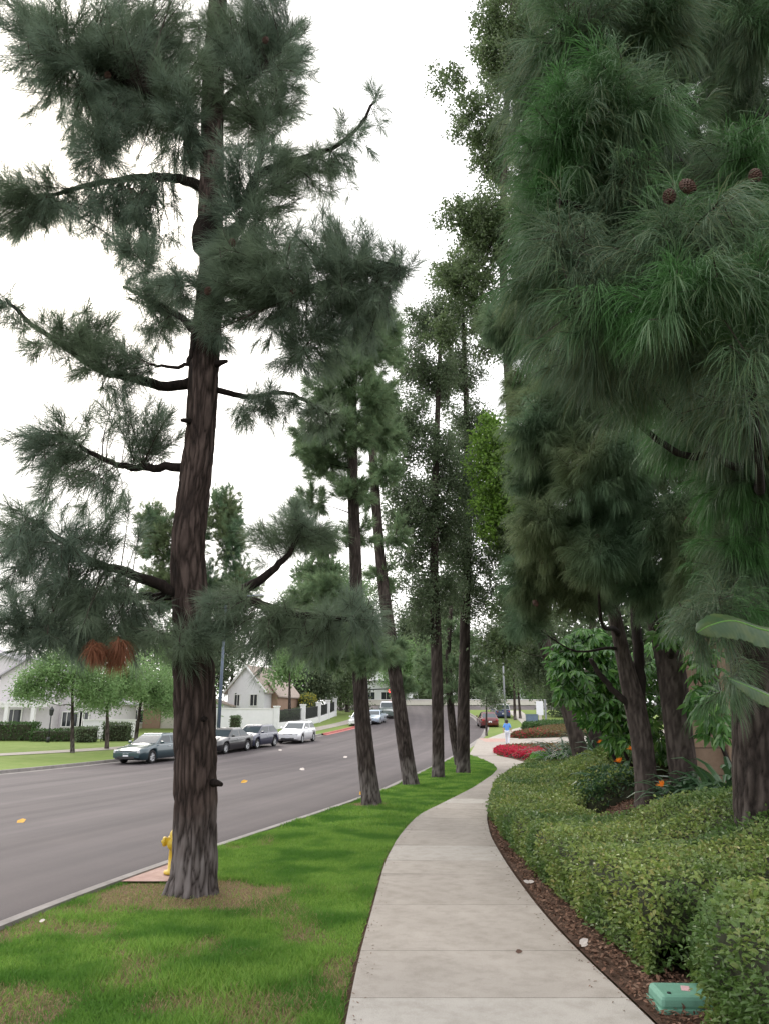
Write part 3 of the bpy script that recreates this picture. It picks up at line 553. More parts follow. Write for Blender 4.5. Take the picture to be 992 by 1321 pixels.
# ---- the big pine on the lawn
T1 = [(248, 1150, 62, 8.3), (251, 1100, 60, 8.3), (252, 1000, 58, 8.3), (251, 900, 57, 8.3), (248, 800, 52, 8.3), (243, 711, 47, 8.3), (252, 620, 44, 8.3), (259, 560, 42, 8.3), (265, 450, 42, 8.3), (274, 350, 37, 8.3), (272, 285, 36, 8.3),
      (274, 220, 33, 8.3), (275, 120, 31, 8.3), (281, 20, 26, 8.3), (288, -70, 20, 8.3), (296, -160, 12, 8.3)]
L1 = [([(236, 772), (200, 752), (165, 738), (120, 725), (70, 690), (40, 670)], 17, 5, -.9), ([(236, 770), (190, 770), (130, 772), (70, 800), (30, 810)], 13, 4, -.3), ([(262, 775), (310, 762), (345, 742), (372, 715), (390, 680)], 17, 5, .5),
      ([(262, 772), (320, 775), (365, 790), (420, 797), (470, 800)], 15, 5, -.5), ([(245, 600), (205, 604), (160, 602), (120, 585), (80, 560)], 13, 4, .3), ([(255, 490), (215, 499), (170, 487), (130, 478), (95, 455), (45, 420), (8, 385)], 15, 4, -.4),
      ([(280, 500), (318, 512), (370, 506), (425, 535)], 9, 4, .5), ([(285, 400), (360, 385), (440, 360), (520, 345)], 17, 4, -.6), ([(262, 440), (235, 410), (190, 385), (160, 370)], 12, 4, .8), ([(266, 245), (215, 228), (140, 235), (50, 255)], 15, 4, .4),
      ([(285, 275), (318, 255), (335, 225), (375, 208), (440, 185), (485, 130)], 16, 3, -.2), ([(268, 215), (240, 160), (170, 110), (80, 70)], 18, 5, -.5), ([(282, 140), (330, 95), (375, 50)], 14, 4, .4), ([(284, 20), (250, -60), (180, -120)], 14, 4, .5), ([(272, 300), (300, 300), (320, 270), (335, 215), (340, 160)], 20, 6, .2), ([(258, 400), (252, 430), (240, 470), (195, 470)], 9, 3, -.5), ([(285, -10), (330, -60), (390, -100)], 12, 4, -.5)]
Yt = 8.3
m1 = [(120, 95, 105, 80, 7.9, 1., 11), (35, 40, 55, 45, 7.8, .9, 11), (200, 50, 85, 65, 8.3, 1.1, 11), (185, 160, 70, 55, 8.5, .9, 11), (135, 190, 55, 35, 7.9, .8, 11), (60, 262, 75, 40, 8.6, .9, 9), (165, 285, 65, 55, 8.4, 1., 9), (195, 345, 35, 32, 8.1, .7, 9), (20, 290, 35, 40, 8.7, .8, 9),
      (205, 395, 42, 50, 8.9, .9, 8), (95, 440, 62, 42, 8.0, .95, 5), (140, 480, 50, 32, 8.0, .8, 5), (10, 400, 28, 30, 7.9, .6, 5), (175, 540, 60, 40, 8.2, .5, 4), (75, 575, 55, 36, 8.6, .9, 4), (105, 630, 60, 32, 8.5, .8, 4), (198, 570, 26, 36, 8.5, .7, 4), (22, 580, 22, 20, 8.4, .5, 4), 
      (45, 715, 72, 55, 7.5, 1.05, 0), (110, 780, 75, 50, 7.7, 1.1, 0), (25, 800, 50, 38, 8.0, 1.1, 1), (175, 812, 40, 38, 8.0, .9, 1), (150, 690, 45, 40, 7.9, .5, 0), (100, 830, 60, 22, 7.9, .9, 1), (245, 825, 40, 38, 7.75, .8, 1), (285, 800, 30, 40, 7.8, .8, 3),
      (385, 685, 48, 36, 8.9, 1.25, 2), (345, 700, 25, 25, 8.7, .5, 2), (385, 815, 50, 36, 7.9, 1.3, 3), (455, 800, 38, 32, 7.8, 1., 3), (330, 830, 30, 30, 8.0, .7, 3), (350, 528, 62, 26, 8.7, .8, 6), (410, 545, 28, 24, 8.8, .7, 6),
      (370, 380, 72, 72, 7.9, 1.2, 7), (450, 385, 55, 68, 7.8, 1.15, 7), (330, 315, 60, 50, 8.2, 1.1, 7), (500, 345, 35, 32, 7.7, .8, 7), (285, 360, 36, 62, 7.8, 1., 7), (430, 315, 60, 30, 7.8, .9, 7), (390, 450, 60, 30, 8.0, .9, 7), (270, 430, 30, 30, 7.9, .6, 7), (235, 370, 40, 30, 7.9, .6, 7),
      (455, 180, 42, 45, 8.15, .30, 10), (485, 135, 22, 30, 8.1, .3, 10), (405, 210, 40, 32, 8.3, .7, 10), (425, 240, 30, 22, 8.2, .5, 10), (340, 50, 65, 60, 8.6, 1.15, 12), (330, 150, 58, 52, 8.5, 1., 14), (350, 230, 45, 45, 8.2, .9, 14), (240, 125, 40, 60, 7.8, .8, 11), (300, 235, 38, 42, 7.8, .8, 14), (385, 110, 25, 60, 8.5, .7, 12), (250, 210, 45, 40, 8.4, .6, 11),
      (200, -100, 100, 70, 8.6, .8, 13), (350, -90, 90, 70, 8.0, .8, 16), (290, 60, 40, 60, 8.0, .6, 12), (170, 460, 40, 20, 7.9, .6, 15)]
pine('pine_tree', 'big long-needled pine with thick furrowed trunk on the lawn beside the yellow hydrant', -.03, T1, m1, M['need_blue'], M['bark_red'], .25, 40, .0042, .38, 180, limbs=L1, seg=2, down=.15, soft=1.12, spread=.13, sides=120, rings=420, amp=.026, flare=.22, cand=420, freq=13.,
     cones=[(140, 95, 7.7), (300, 310, 7.6), (270, 372, 7.6), (380, 375, 7.5), (345, 50, 8.0), (170, 245, 8.2)])
t1 = bpy.data.objects['pine_tree']
mb = MB()
for cx, cy, n_ in ((132, 842, 9), (150, 846, 7), (163, 838, 5)):
    c, r = mass_args(cx, cy, 9, 9, 7.7); o = c + r * rdir(n_) * rng.random((n_, 1)) ** .5; needles(mb, o, nrm(rdir(n_) * .6 + np.array([0, 0, -.7])), 60, .22, .0045, .6, ls=.1)
tag(mb.build('dead_needles', M['need_dead'], t1), 'orange dead needle clump hanging under the lowest left branch')
mb = MB(); mb.lathe([(.0, -.34), (.12, -.33), (.215, -.24), (.25, -.08), (.24, .08), (.19, .22), (.10, .33), (0, .36)], P(262, 268, 8.28), 28); b = mb.build('burl', M['bark_red'], t1, True); b.scale = (.8, .8, .95)

for px, py, dx, up in ((280, 1010, 6, -2), (262, 930, 4, 3), (244, 545, -9, 3), (286, 470, 7, 4)):
    q0 = P(px - dx * .8, py, 8.22); q1 = P(px + dx, py - up, 8.05); mb = MB(); mb.tube(spl([q0, (q0 + q1) / 2 + np.array([0, 0, .006]), q1], 6), np.linspace(.045, .022, 6), 9); mb.build('branch_stub', M['bark_red'], t1, True)
# ---- pines further along the lawn
pine('pine_tree', 'slender pine nearest the big one, its pale green crown rising behind the big trunk', -.03, [(480, 1038, 27, 16.6), (473, 980, 24, 16.6), (466, 900, 21, 16.6), (461, 800, 18, 16.6), (458, 700, 17, 16.6), (455, 600, 15, 16.6), (455, 500, 12, 16.6), (462, 430, 9, 16.6), (468, 370, 5, 16.6)],
     [(440, 560, 46, 34, 16.2), (475, 455, 42, 38, 16.6), (430, 505, 42, 38, 16.9), (452, 630, 38, 28, 16.2, .6), (428, 760, 38, 24, 16.4, .9), (462, 690, 26, 26, 16.8, .7), (478, 838, 40, 34, 16.3, 1.), (430, 845, 45, 28, 16.8, .9), (475, 400, 36, 28, 16.5), (490, 560, 26, 40, 17.2, .8), (460, 785, 30, 22, 16.3, .6), (500, 350, 20, 24, 16.5, .7), (405, 590, 30, 30, 16.4, .8), (400, 650, 30, 26, 16.6, .7), (425, 600, 40, 30, 16.8, .8), (500, 430, 26, 40, 17, .8), (440, 470, 36, 34, 16.0, .8), (480, 520, 34, 40, 16.3, .8), (420, 700, 30, 24, 16.6, .6), (395, 560, 22, 26, 16.8, .7), (400, 830, 36, 30, 16.9, .8), (395, 770, 30, 24, 16.9, .6)],
     M['need_light'], M['bark_grey'], .22, 46, .0085, .3, 150, seg=2, group='pines along the lawn', amp=.012)
pine('pine_tree', 'thin pine leaning left, with whitish foot, second along the lawn from the big one', -.03, [(530, 1013, 22, 21.7), (522, 960, 21, 21.7), (512, 890, 19, 21.7), (500, 800, 17, 21.7), (490, 710, 15, 21.7), (482, 600, 12, 21.7), (477, 500, 9, 21.7), (475, 430, 5, 21.7)],
     [(498, 610, 24, 30, 21.4), (490, 510, 30, 34, 21.8), (505, 842, 28, 26, 21.5, .9), (492, 745, 24, 22, 21.9, .6), (480, 445, 28, 30, 21.7), (510, 690, 20, 30, 21.4, .6), (470, 560, 22, 22, 21.9, .7), (512, 455, 18, 26, 21.6, .7), (505, 560, 22, 36, 22, .9), (470, 640, 20, 30, 22, .6), (500, 420, 24, 26, 21.9, .7), (520, 880, 20, 24, 22, .6)],
     M['need_light'], M['bark_grey'], .22, 40, .011, .3, 130, seg=2, group='pines along the lawn', amp=.01)
pine('pine_tree', 'small pine leaning behind the farthest dark trunk on the lawn', -.03, [(592, 988, 11, 31), (585, 950, 11, 31), (580, 900, 10, 31), (578, 840, 8, 31), (582, 780, 5, 31)],
     [(612, 852, 38, 24, 30.6), (560, 862, 30, 24, 30.8), (590, 820, 34, 26, 31.2), (622, 882, 26, 16, 30.5, .9), (560, 890, 24, 20, 31.3, .8), (585, 890, 22, 22, 30.5, .7), (545, 840, 20, 24, 31.5, .7)],
     M['need_light'], M['bark_grey'], .2, 36, .011, .2, 70, seg=2, group='pines along the lawn', amp=.006)

def broad(name, label, base_z, tr, masses, leafmat, bark, Lf, nl, dens, cat='tree', group=None, droop=.2, sides=24, rings=80, amp=.01, spread=.16, nsh=5, freq=16., extra=None, W=.55, limbs=()):
    """masses (cx, cy, rx, ry, Y[, density[, second]])"""
    pts, rad = px_trunk(tr); pts[0, 2] = base_z
    root = thing(name, pts[0], label, cat, group); mb = MB(); tp, trr = trunk_mesh(mb, pts, rad, sides, rings, amp, freq, .12, seed=float(rng.random() * 20)); mb.build('trunk', bark, root, True, attr='ridge')
    for rows in limbs:
        q, rr = px_trunk(rows); bm = MB(); trunk_mesh(bm, q, rr, sides, 60, amp * .7, freq, 0., seed=3.); bm.build('branch', bark, root, True, attr='ridge')
    lb = MB(); sets = {}
    crs = {0: Crown(), 1: Crown()}
    for m in masses:
        f = m[5] if len(m) > 5 else 1.; k = m[6] if len(m) > 6 else 0; c, r = mass_args(*m[:5]); lb = MB(); limb = auto_limb(lb, tp, trr, c, .016, 6)[5:]; lb.build('branch', bark, root, True)
        crs[k].mass(limb, c, r, max(3, int(dens * f * (r[0] * r[2] * PI + .3 * r[1] * (r[0] + r[2])) / nsh)), nsh, spread=spread, lift=.05, shell=.55)
    for k, cr in crs.items():
        if not cr.sh: continue
        sh, ax = cr.arr(); S = len(sh); o = np.repeat(sh, nl, 0) + rng.normal(size=(S * nl, 3)) * spread * .75; d = nrm(np.repeat(ax, nl, 0) * .5 + rdir(S * nl) + np.array([0, 0, -droop])); nb = MB()
        leaves(nb, o, d, rdir(S * nl) + np.array([0, 0, .8]), Lf * (.7 + .6 * rng.random(S * nl)), Lf * W * (.8 + .4 * rng.random(S * nl))); nb.merge(cr.tw, 1); nb.build('crown', [leafmat if k == 0 else extra, M['twig']], root)
    return root
broad('street_tree', 'straight dark trunk, third along the lawn from the big pine, with small dark leaves', -.03, [(565, 1004, 18, 24.4), (565, 960, 17, 24.4), (564, 900, 16, 24.4), (562, 820, 15, 24.4), (560, 720, 12, 24.4), (562, 600, 9, 24.4), (566, 480, 6, 24.4), (570, 400, 3, 24.4)],
      [(535, 560, 36, 50, 24), (560, 490, 42, 46, 24.6), (540, 660, 42, 55, 24.2), (575, 600, 36, 50, 24.9), (560, 760, 46, 42, 24.2), (530, 720, 30, 30, 24.8, .8), (565, 420, 30, 36, 24.4, .9), (572, 362, 18, 30, 24.4, .7), (575, 680, 36, 50, 25), (515, 610, 24, 44, 24.4, .7), (508, 540, 26, 46, 24.8, .7), (518, 670, 30, 50, 24.8, .7), (500, 765, 24, 30, 25, .6), (528, 470, 26, 44, 24.8, .7), (545, 420, 26, 40, 24.6, .7), (600, 620, 30, 50, 24, .7), (545, 810, 30, 22, 24.4, .7)],
      M['leaf_dark'], M['bark_grey'], .085, 15, 80, group='broadleaf trees at the end of the lawn')
broad('street_tree', 'dark trunk at the far tip of the lawn with tall dense dark crown', -.03, [(597, 998, 19, 26.6), (597, 950, 18, 26.6), (598, 880, 16, 26.6), (600, 780, 14, 26.6), (603, 680, 12, 26.6), (602, 560, 9, 26.6), (598, 440, 6, 26.6), (595, 340, 3, 26.6)],
      [(605, 560, 36, 55, 26.6), (590, 480, 38, 46, 26.9), (615, 650, 36, 50, 26.4), (595, 720, 40, 50, 26.8), (620, 770, 34, 36, 26.4, .9), (590, 410, 32, 40, 26.6, .9), (595, 345, 22, 36, 26.6, .8), (630, 820, 24, 20, 26.2, .7), (640, 720, 22, 40, 26.6, .8)],
      M['leaf_dark'], M['bark_grey'], .085, 15, 80, group='broadleaf trees at the end of the lawn')
broad('tall_tree', 'tall broadleaf tree leaning left beyond the hedge, bright green leaves midway up', .3, [(752, 992, 22, 23), (742, 950, 21, 23), (728, 900, 20, 23), (705, 840, 18, 23), (685, 770, 16, 23), (668, 640, 14, 23), (655, 480, 12, 23), (648, 300, 10, 23), (655, 100, 8, 23), (665, -60, 5, 23)],
      [(572, 108, 26, 30, 22.4, .40), (602, 150, 34, 40, 22.7, .55), (640, 60, 36, 80, 23, 1.), (640, 190, 36, 60, 23.2, 1.1), (588, 275, 26, 34, 22.4, .5), (630, 300, 44, 70, 23, 1.1), (598, 365, 50, 36, 22.8, .8), (640, 420, 40, 50, 23), (570, 430, 30, 26, 22.6, .5), (640, -40, 60, 50, 23), (690, 60, 40, 120, 23.4), (690, 300, 40, 120, 23.4),
       (645, 600, 44, 48, 22.2, 1.1, 1), (655, 690, 44, 50, 22.3, 1., 0), (640, 560, 30, 25, 22.2, .9, 1), (668, 780, 42, 44, 22.5, .9), (650, 830, 36, 24, 22.5, .8), (675, 620, 36, 60, 22.9, .9), (700, 700, 40, 60, 23.2, .9), (635, 660, 26, 40, 22.1, .9, 1), (660, 600, 34, 36, 22.0, .9, 1), (650, 640, 34, 40, 22.0, .8, 1)],
      M['leaf_tall'], M['bark_smooth'], .115, 14, 70, extra=M['leaf_bright'], amp=.006, limbs=[[(742, 950, 13, 23), (741, 920, 12, 23), (752, 880, 11, 23), (765, 800, 9, 23)]])

# ---- right-hand pines
mR = [(740, 55, 66, 75, 4.6), (790, 40, 70, 70, 4.9), (722, 190, 50, 75, 4.3, 1.1), (800, 150, 75, 80, 4.1, 1.), (712, 310, 44, 60, 4.5, .9), (740, 340, 70, 55, 4.1, 1.), (810, 270, 70, 60, 4.4, .8), (880, 320, 80, 62, 3.7, 1.), (770, 415, 75, 42, 4.0, 1.1), (880, 410, 80, 50, 3.6, 1.1), (960, 390, 55, 70, 3.5, 1.1), (960, 215, 60, 55, 4.2, .8), (970, 480, 40, 45, 3.5, 1.),
      (900, 60, 90, 90, 6.3, .9), (960, 140, 60, 90, 6.2, .9), (860, 200, 70, 70, 5.8, .7), (900, 480, 80, 50, 5.6, .9), (960, 600, 60, 80, 6.6, 1.), (960, 720, 50, 60, 6.9, .9), (900, 560, 60, 50, 6.4, .8), (840, -80, 130, 80, 5.5, .7), (1060, 300, 80, 160, 5.5, .5), (1080, 560, 80, 120, 6.5, .5), (730, -60, 60, 60, 4.6, .8), (930, 790, 45, 30, 6.6, .6), (940, 880, 26, 46, 6.5, .3), (905, 800, 30, 40, 6.8, .5), (970, 520, 40, 50, 4.6, 1.), (890, 500, 50, 36, 5.0, .9), (760, 490, 50, 26, 4.6, .7), (830, 490, 50, 30, 4.4, .8), (690, 390, 24, 40, 4.9, .7), (695, 260, 26, 60, 4.8, .7), (690, 120, 26, 70, 5.0, .7), (840, 30, 60, 60, 4.6, .9), (760, 230, 60, 60, 4.9, .9), (940, 300, 60, 50, 4.6, .9), (985, 30, 40, 60, 5.2, 1.), (930, 10, 50, 40, 5.4, .8)]
LR = [([(985, 640), (960, 500), (930, 420), (880, 345), (800, 290), (720, 260)], 20, 5, -3.2), ([(985, 500), (960, 330), (900, 180), (800, 90), (720, 30)], 18, 5, -2.9), ([(990, 600), (985, 480), (960, 380), (920, 350)], 16, 5, -3.7)]
pine('pine_tree', 'nearest right-hand pine at the picture edge, drooping fresh needles over the hedge and walk', .1, [(997, 1150, 100, 7.3), (992, 1060, 92, 7.3), (988, 950, 88, 7.3), (984, 850, 82, 7.3), (978, 700, 76, 7.3), (970, 500, 68, 7.3), (962, 250, 58, 7.3), (955, 50, 50, 7.3), (950, -150, 36, 7.3)],
     mR, M['need_near'], M['bark_grey'], .30, 48, .0036, .60, 250, limbs=LR, sides=110, rings=320, amp=.03, flare=.1, freq=12., cand=60, seg=3, spread=.20, rise=-.15, down=.6,
     cones=[(862, 248, 3.55), (879, 236, 3.5), (972, 222, 3.6)], cone_L=.095)
mA = [(648, 425, 38, 44, 11.4, 1.), (682, 500, 38, 50, 11.2, .9), (710, 520, 52, 55, 10.4), (700, 610, 52, 55, 10.6), (770, 560, 62, 55, 9.6), (720, 690, 55, 52, 10.8), (790, 660, 62, 60, 9.8), (685, 745, 42, 45, 11.2), (745, 755, 55, 42, 11.2), (800, 730, 52, 45, 10.4), (690, 410, 50, 60, 11), (760, 470, 60, 60, 10), (680, 800, 30, 26, 11.6, .7), (740, 380, 60, 80, 11.6, .7), (720, 200, 70, 120, 12.4, .6), (760, 610, 50, 60, 9.2, .8), (700, 560, 50, 60, 9.8, .8), (740, 500, 50, 50, 9.4, .8), (770, 720, 50, 40, 9.4, .8), (700, 680, 40, 50, 10, .8), (800, 610, 50, 60, 9, .8)]
mB = [(850, 590, 58, 58, 9.3), (870, 690, 52, 60, 9.0), (840, 760, 45, 32, 9.8, .8), (905, 740, 42, 60, 8.8, .9), (920, 660, 45, 60, 9.0), (860, 480, 80, 80, 10.5, .8), (930, 520, 80, 90, 10.5, .8), (830, 300, 90, 130, 12., .6), (940, 300, 90, 160, 12, .6)]
rA, tpA, shA = pine('pine_tree', 'right-hand pine with forked smooth trunk rising from bare mulch', .33, [(836, 1040, 34, 12.2), (832, 1000, 30, 12.2), (826, 950, 29, 12.2), (816, 900, 28, 12.2), (802, 840, 20, 12.1), (788, 770, 17, 11.9), (775, 680, 15, 11.8), (765, 540, 12, 11.8), (758, 380, 9, 11.8), (755, 200, 5, 11.8)],
     mA, M['need_olive'], M['bark_smooth'], .27, 46, .0056, .55, 230, sides=40, rings=160, amp=.006, flare=.25, cand=60, seg=3, down=.5, group='pines in the planting bed',
     limbs=[([(826, 930), (824, 860), (819, 800), (815, 720), (812, 640)], 18, 8, .2), ([(822, 925), (806, 905), (790, 890), (772, 868), (762, 850)], 10, 6, -.2), ([(810, 650), (760, 652), (720, 660), (690, 670)], 7, 3, -1.)],
     cones=[(688, 775, 10.6), (731, 700, 10.2), (763, 700, 10.3), (793, 745, 9.9), (700, 720, 10.3), (666, 480, 10.8), (640, 400, 11.1), (770, 690, 9.4)], cone_L=.1)
pine('pine_tree', 'right-hand pine with single thick dark trunk in front of the tan block wall', .33, [(886, 1030, 40, 12.0), (880, 990, 38, 12.0), (873, 930, 37, 12.0), (866, 870, 38, 12.0), (856, 820, 36, 12.0), (838, 780, 26, 11.9), (818, 740, 20, 11.8), (800, 640, 17, 11.8), (800, 450, 14, 11.8), (810, 250, 10, 11.8), (815, 80, 5, 11.8)],
     mB, M['need_olive'], M['bark_smooth'], .27, 46, .0056, .55, 230, sides=48, rings=160, amp=.008, flare=.15, seg=3, down=.5, group='pines in the planting bed',
     limbs=[([(862, 850), (872, 800), (880, 730), (890, 640)], 16, 6, -.6)], cones=[(838, 582, 8.9), (885, 668, 8.6), (835, 690, 9.0)], cone_L=.1)
broad('shade_tree', 'dark bushy tree with leaning trunk behind the tall leaning tree', .3, [(776, 990, 22, 26), (768, 950, 20, 26), (752, 905, 18, 26), (735, 870, 14, 26), (715, 830, 10, 26), (700, 790, 6, 26)],
      [(702, 862, 38, 36, 25.6, 1.2), (740, 840, 40, 40, 26, 1.), (690, 820, 26, 30, 25.8, .9), (770, 880, 40, 50, 27, 1.), (790, 920, 30, 40, 28, 1.)], M['leaf_dark'], M['bark_smooth'], .1, 14, 60, amp=.005)

# ---- trees across the street and beyond
def far_tree(name, label, px, py, trunk_w, Y, masses, leafmat, Lf, nl, dens, bark='bark_grey', group='trees across the street', lean=0., top=None, cat='tree', needle=False):
    g = P(px, py, Y); z = float(terr(g[0], g[1])); tops = top if top else min(m[1] for m in masses); mid = [(px + lean * k, py + (tops - py) * k, trunk_w * (1 - .75 * k), Y) for k in (0, .15, .35, .6, .85)]
    return broad(name, label, z - .05, mid, masses, M[leafmat], M[bark], Lf, nl, dens, group=group, sides=12, rings=30, amp=.004, spread=Lf * 2.2, cat=cat)
far_tree('young_tree', 'light green young street tree nearest the pale house with pergola', 94, 972, 6, 44, [(55, 880, 40, 24, 44), (95, 872, 50, 28, 43.6), (125, 890, 34, 28, 44.3), (90, 850, 45, 16, 44.4), (40, 895, 26, 18, 44, .7)], 'leaf_street', .12, 16, 34, group='young street trees across the street')
far_tree('young_tree', 'light green young street tree with pale trunk in front of the white wall', 139, 958, 6, 47, [(140, 890, 36, 30, 47), (165, 875, 32, 24, 47.3), (120, 900, 24, 18, 46.6, .8)], 'leaf_street', .12, 16, 34, bark='bark_smooth', group='young street trees across the street')
far_tree('young_tree', 'light green young street tree with leaning dark trunk behind the teal sedan', 176, 950, 6, 52, [(195, 890, 36, 34, 52), (175, 880, 28, 28, 52.4), (215, 905, 22, 24, 51.6)], 'leaf_street', .12, 16, 34, lean=10, group='young street trees across the street')
pine('pine_tree', 'olive pine standing across the street behind the big trunk', .1, [(238, 962, 12, 55), (238, 860, 10, 55), (240, 740, 7, 55), (242, 650, 3, 55)],
     [(205, 700, 28, 46, 55), (195, 670, 20, 26, 55, .8), (290, 660, 24, 40, 55), (300, 700, 22, 46, 54.6), (215, 760, 40, 40, 55), (260, 760, 40, 40, 54.5), (245, 690, 30, 50, 55.5), (310, 760, 30, 40, 55)], M['need_olive'], M['bark_grey'], .32, 34, .02, .25, 60, seg=2, group='trees across the street', sides=12, rings=30, amp=.004, spread=.35)
pine('pine_tree', 'light green pine across the street rising left of the first slender pine trunk', 2.9, [(449, 915, 7, 98), (446, 850, 6, 98), (432, 770, 5, 98), (420, 690, 2, 98)],
     [(400, 745, 26, 26, 98), (432, 780, 28, 28, 98), (380, 800, 30, 28, 97.4), (445, 825, 28, 28, 98), (412, 705, 22, 26, 98), (405, 850, 40, 24, 97.4), (370, 850, 26, 22, 98), (425, 740, 26, 24, 98.5), (395, 690, 16, 20, 98, .7)], M['need_light'], M['bark_grey'], .34, 34, .026, .25, 46, seg=2, group='trees across the street', sides=12, rings=30, amp=.004, spread=.35)
hill = [('dark tree behind the gabled house', 300, 905, 82, [(285, 840, 36, 34, 82), (300, 800, 30, 30, 82.5), (262, 870, 36, 36, 81), (240, 830, 40, 40, 83)], 'leaf_far'), ('tall bushy tree right of the gabled house', 385, 905, 92, [(390, 850, 40, 40, 92), (375, 815, 34, 30, 93), (415, 870, 36, 34, 91), (400, 885, 30, 22, 90)], 'leaf_far'),
        ('grey-green tree above the iron fence', 425, 905, 96, [(425, 840, 34, 40, 96), (440, 880, 30, 30, 95), (445, 820, 30, 34, 97)], 'leaf_tall'), ('olive tree between the fence and the white cars', 462, 908, 104, [(462, 860, 30, 36, 104), (470, 820, 26, 30, 105), (450, 895, 26, 20, 103)], 'leaf_far'),
        ('yellow-green tree beside the gabled roof', 374, 925, 77, [(356, 868, 13, 10, 77), (366, 858, 20, 16, 77.5), (378, 868, 14, 14, 78)], 'leaf_street'), ('green tree left of the gabled house', 238, 930, 70, [(232, 880, 30, 34, 70), (258, 905, 20, 24, 70), (222, 850, 26, 26, 71)], 'leaf_street'),
        ('dark tree over the roof of the pale house', 120, 930, 78, [(110, 830, 60, 30, 78), (170, 840, 40, 34, 78), (60, 815, 40, 20, 79)], 'leaf_far'),
        ('green tree beyond the cross street left of the road end', 520, 905, 122, [(520, 868, 26, 28, 122), (535, 845, 22, 22, 123), (505, 860, 16, 20, 122)], 'leaf_street'), ('green tree beyond the cross street at the road end', 555, 906, 124, [(556, 880, 26, 24, 124), (575, 860, 26, 30, 125), (545, 895, 18, 12, 123)], 'leaf_tall'),
        ('dark tree beyond the cross street right of the road end', 605, 905, 128, [(600, 885, 26, 22, 128), (612, 870, 18, 20, 129)], 'leaf_far'), ('pale green tree past the small round tree', 655, 915, 125, [(652, 880, 22, 26, 125), (665, 860, 26, 26, 126)], 'leaf_tall'), ('light green tree beyond the white sign', 690, 925, 118, [(690, 885, 26, 30, 118), (715, 890, 26, 30, 119), (700, 850, 30, 26, 120)], 'leaf_street'), ('bushy tree right of the white sign', 725, 930, 90, [(722, 905, 22, 26, 90), (740, 900, 24, 34, 91), (712, 880, 20, 26, 92)], 'leaf_far')]
hill += [('tall pale green tree left of the road end', 440, 910, 100, [(420, 800, 34, 40, 100), (450, 770, 34, 40, 101), (400, 840, 30, 34, 99), (455, 850, 26, 40, 99.5), (380, 790, 26, 30, 101)], 'leaf_street'), ('tall grey-green tree behind the road end', 545, 905, 135, [(545, 840, 34, 36, 135), (560, 800, 34, 34, 136), (525, 810, 24, 30, 134), (590, 830, 34, 34, 137), (580, 780, 30, 30, 136)], 'leaf_far'),
         ('tall mid-green tree behind the pedestrian signal', 620, 905, 140, [(650, 820, 26, 34, 140), (670, 800, 26, 40, 141), (690, 830, 26, 34, 140)], 'leaf_tall'), ('big dark tree closing the view behind the umbrella tree', 800, 960, 30, [(800, 860, 50, 60, 30, .8), (760, 800, 50, 50, 30.5, .8), (840, 820, 46, 70, 29, .8), (880, 780, 46, 70, 28, .8), (860, 900, 40, 60, 28.5, .7), (720, 790, 36, 40, 31, .8)], 'leaf_dark'),
         ('broad tree rising behind the block wall', 900, 960, 22, [(900, 740, 60, 70, 22, .35), (950, 680, 60, 80, 22, .35), (850, 700, 50, 60, 22.5, .35)], 'leaf_dark')]
for lb_, px, py, Y, ms, lf in hill: far_tree('far_tree', lb_, px, py, 5, Y, ms, lf, .30, 13, 9)
far_tree('slim_tree', 'slim trunk nearest the dark blue vehicle on the right', 664, 932, 4.5, 85, [(655, 862, 22, 26, 85), (668, 835, 24, 24, 85.4), (645, 850, 14, 14, 85, .8)], 'leaf_tall', .26, 12, 9, group='slim trees beyond the driveway', lean=-3)
far_tree('slim_tree', 'slim leaning trunk right beside its twin beyond the driveway', 671, 931, 4, 87, [(680, 850, 20, 28, 87), (690, 875, 18, 20, 87)], 'leaf_tall', .26, 12, 9, group='slim trees beyond the driveway', lean=-6)
far_tree('small_tree', 'small dark round tree on a thin trunk at the kerb by the red car', 627, 949, 3.6, 61.6, [(632, 902, 14, 13, 61.6, 2.6), (626, 893, 11, 9, 61.6, 2.4), (640, 908, 8, 8, 61.6, 1.)], 'leaf_dark', .14, 14, 16, group=None, top=890)
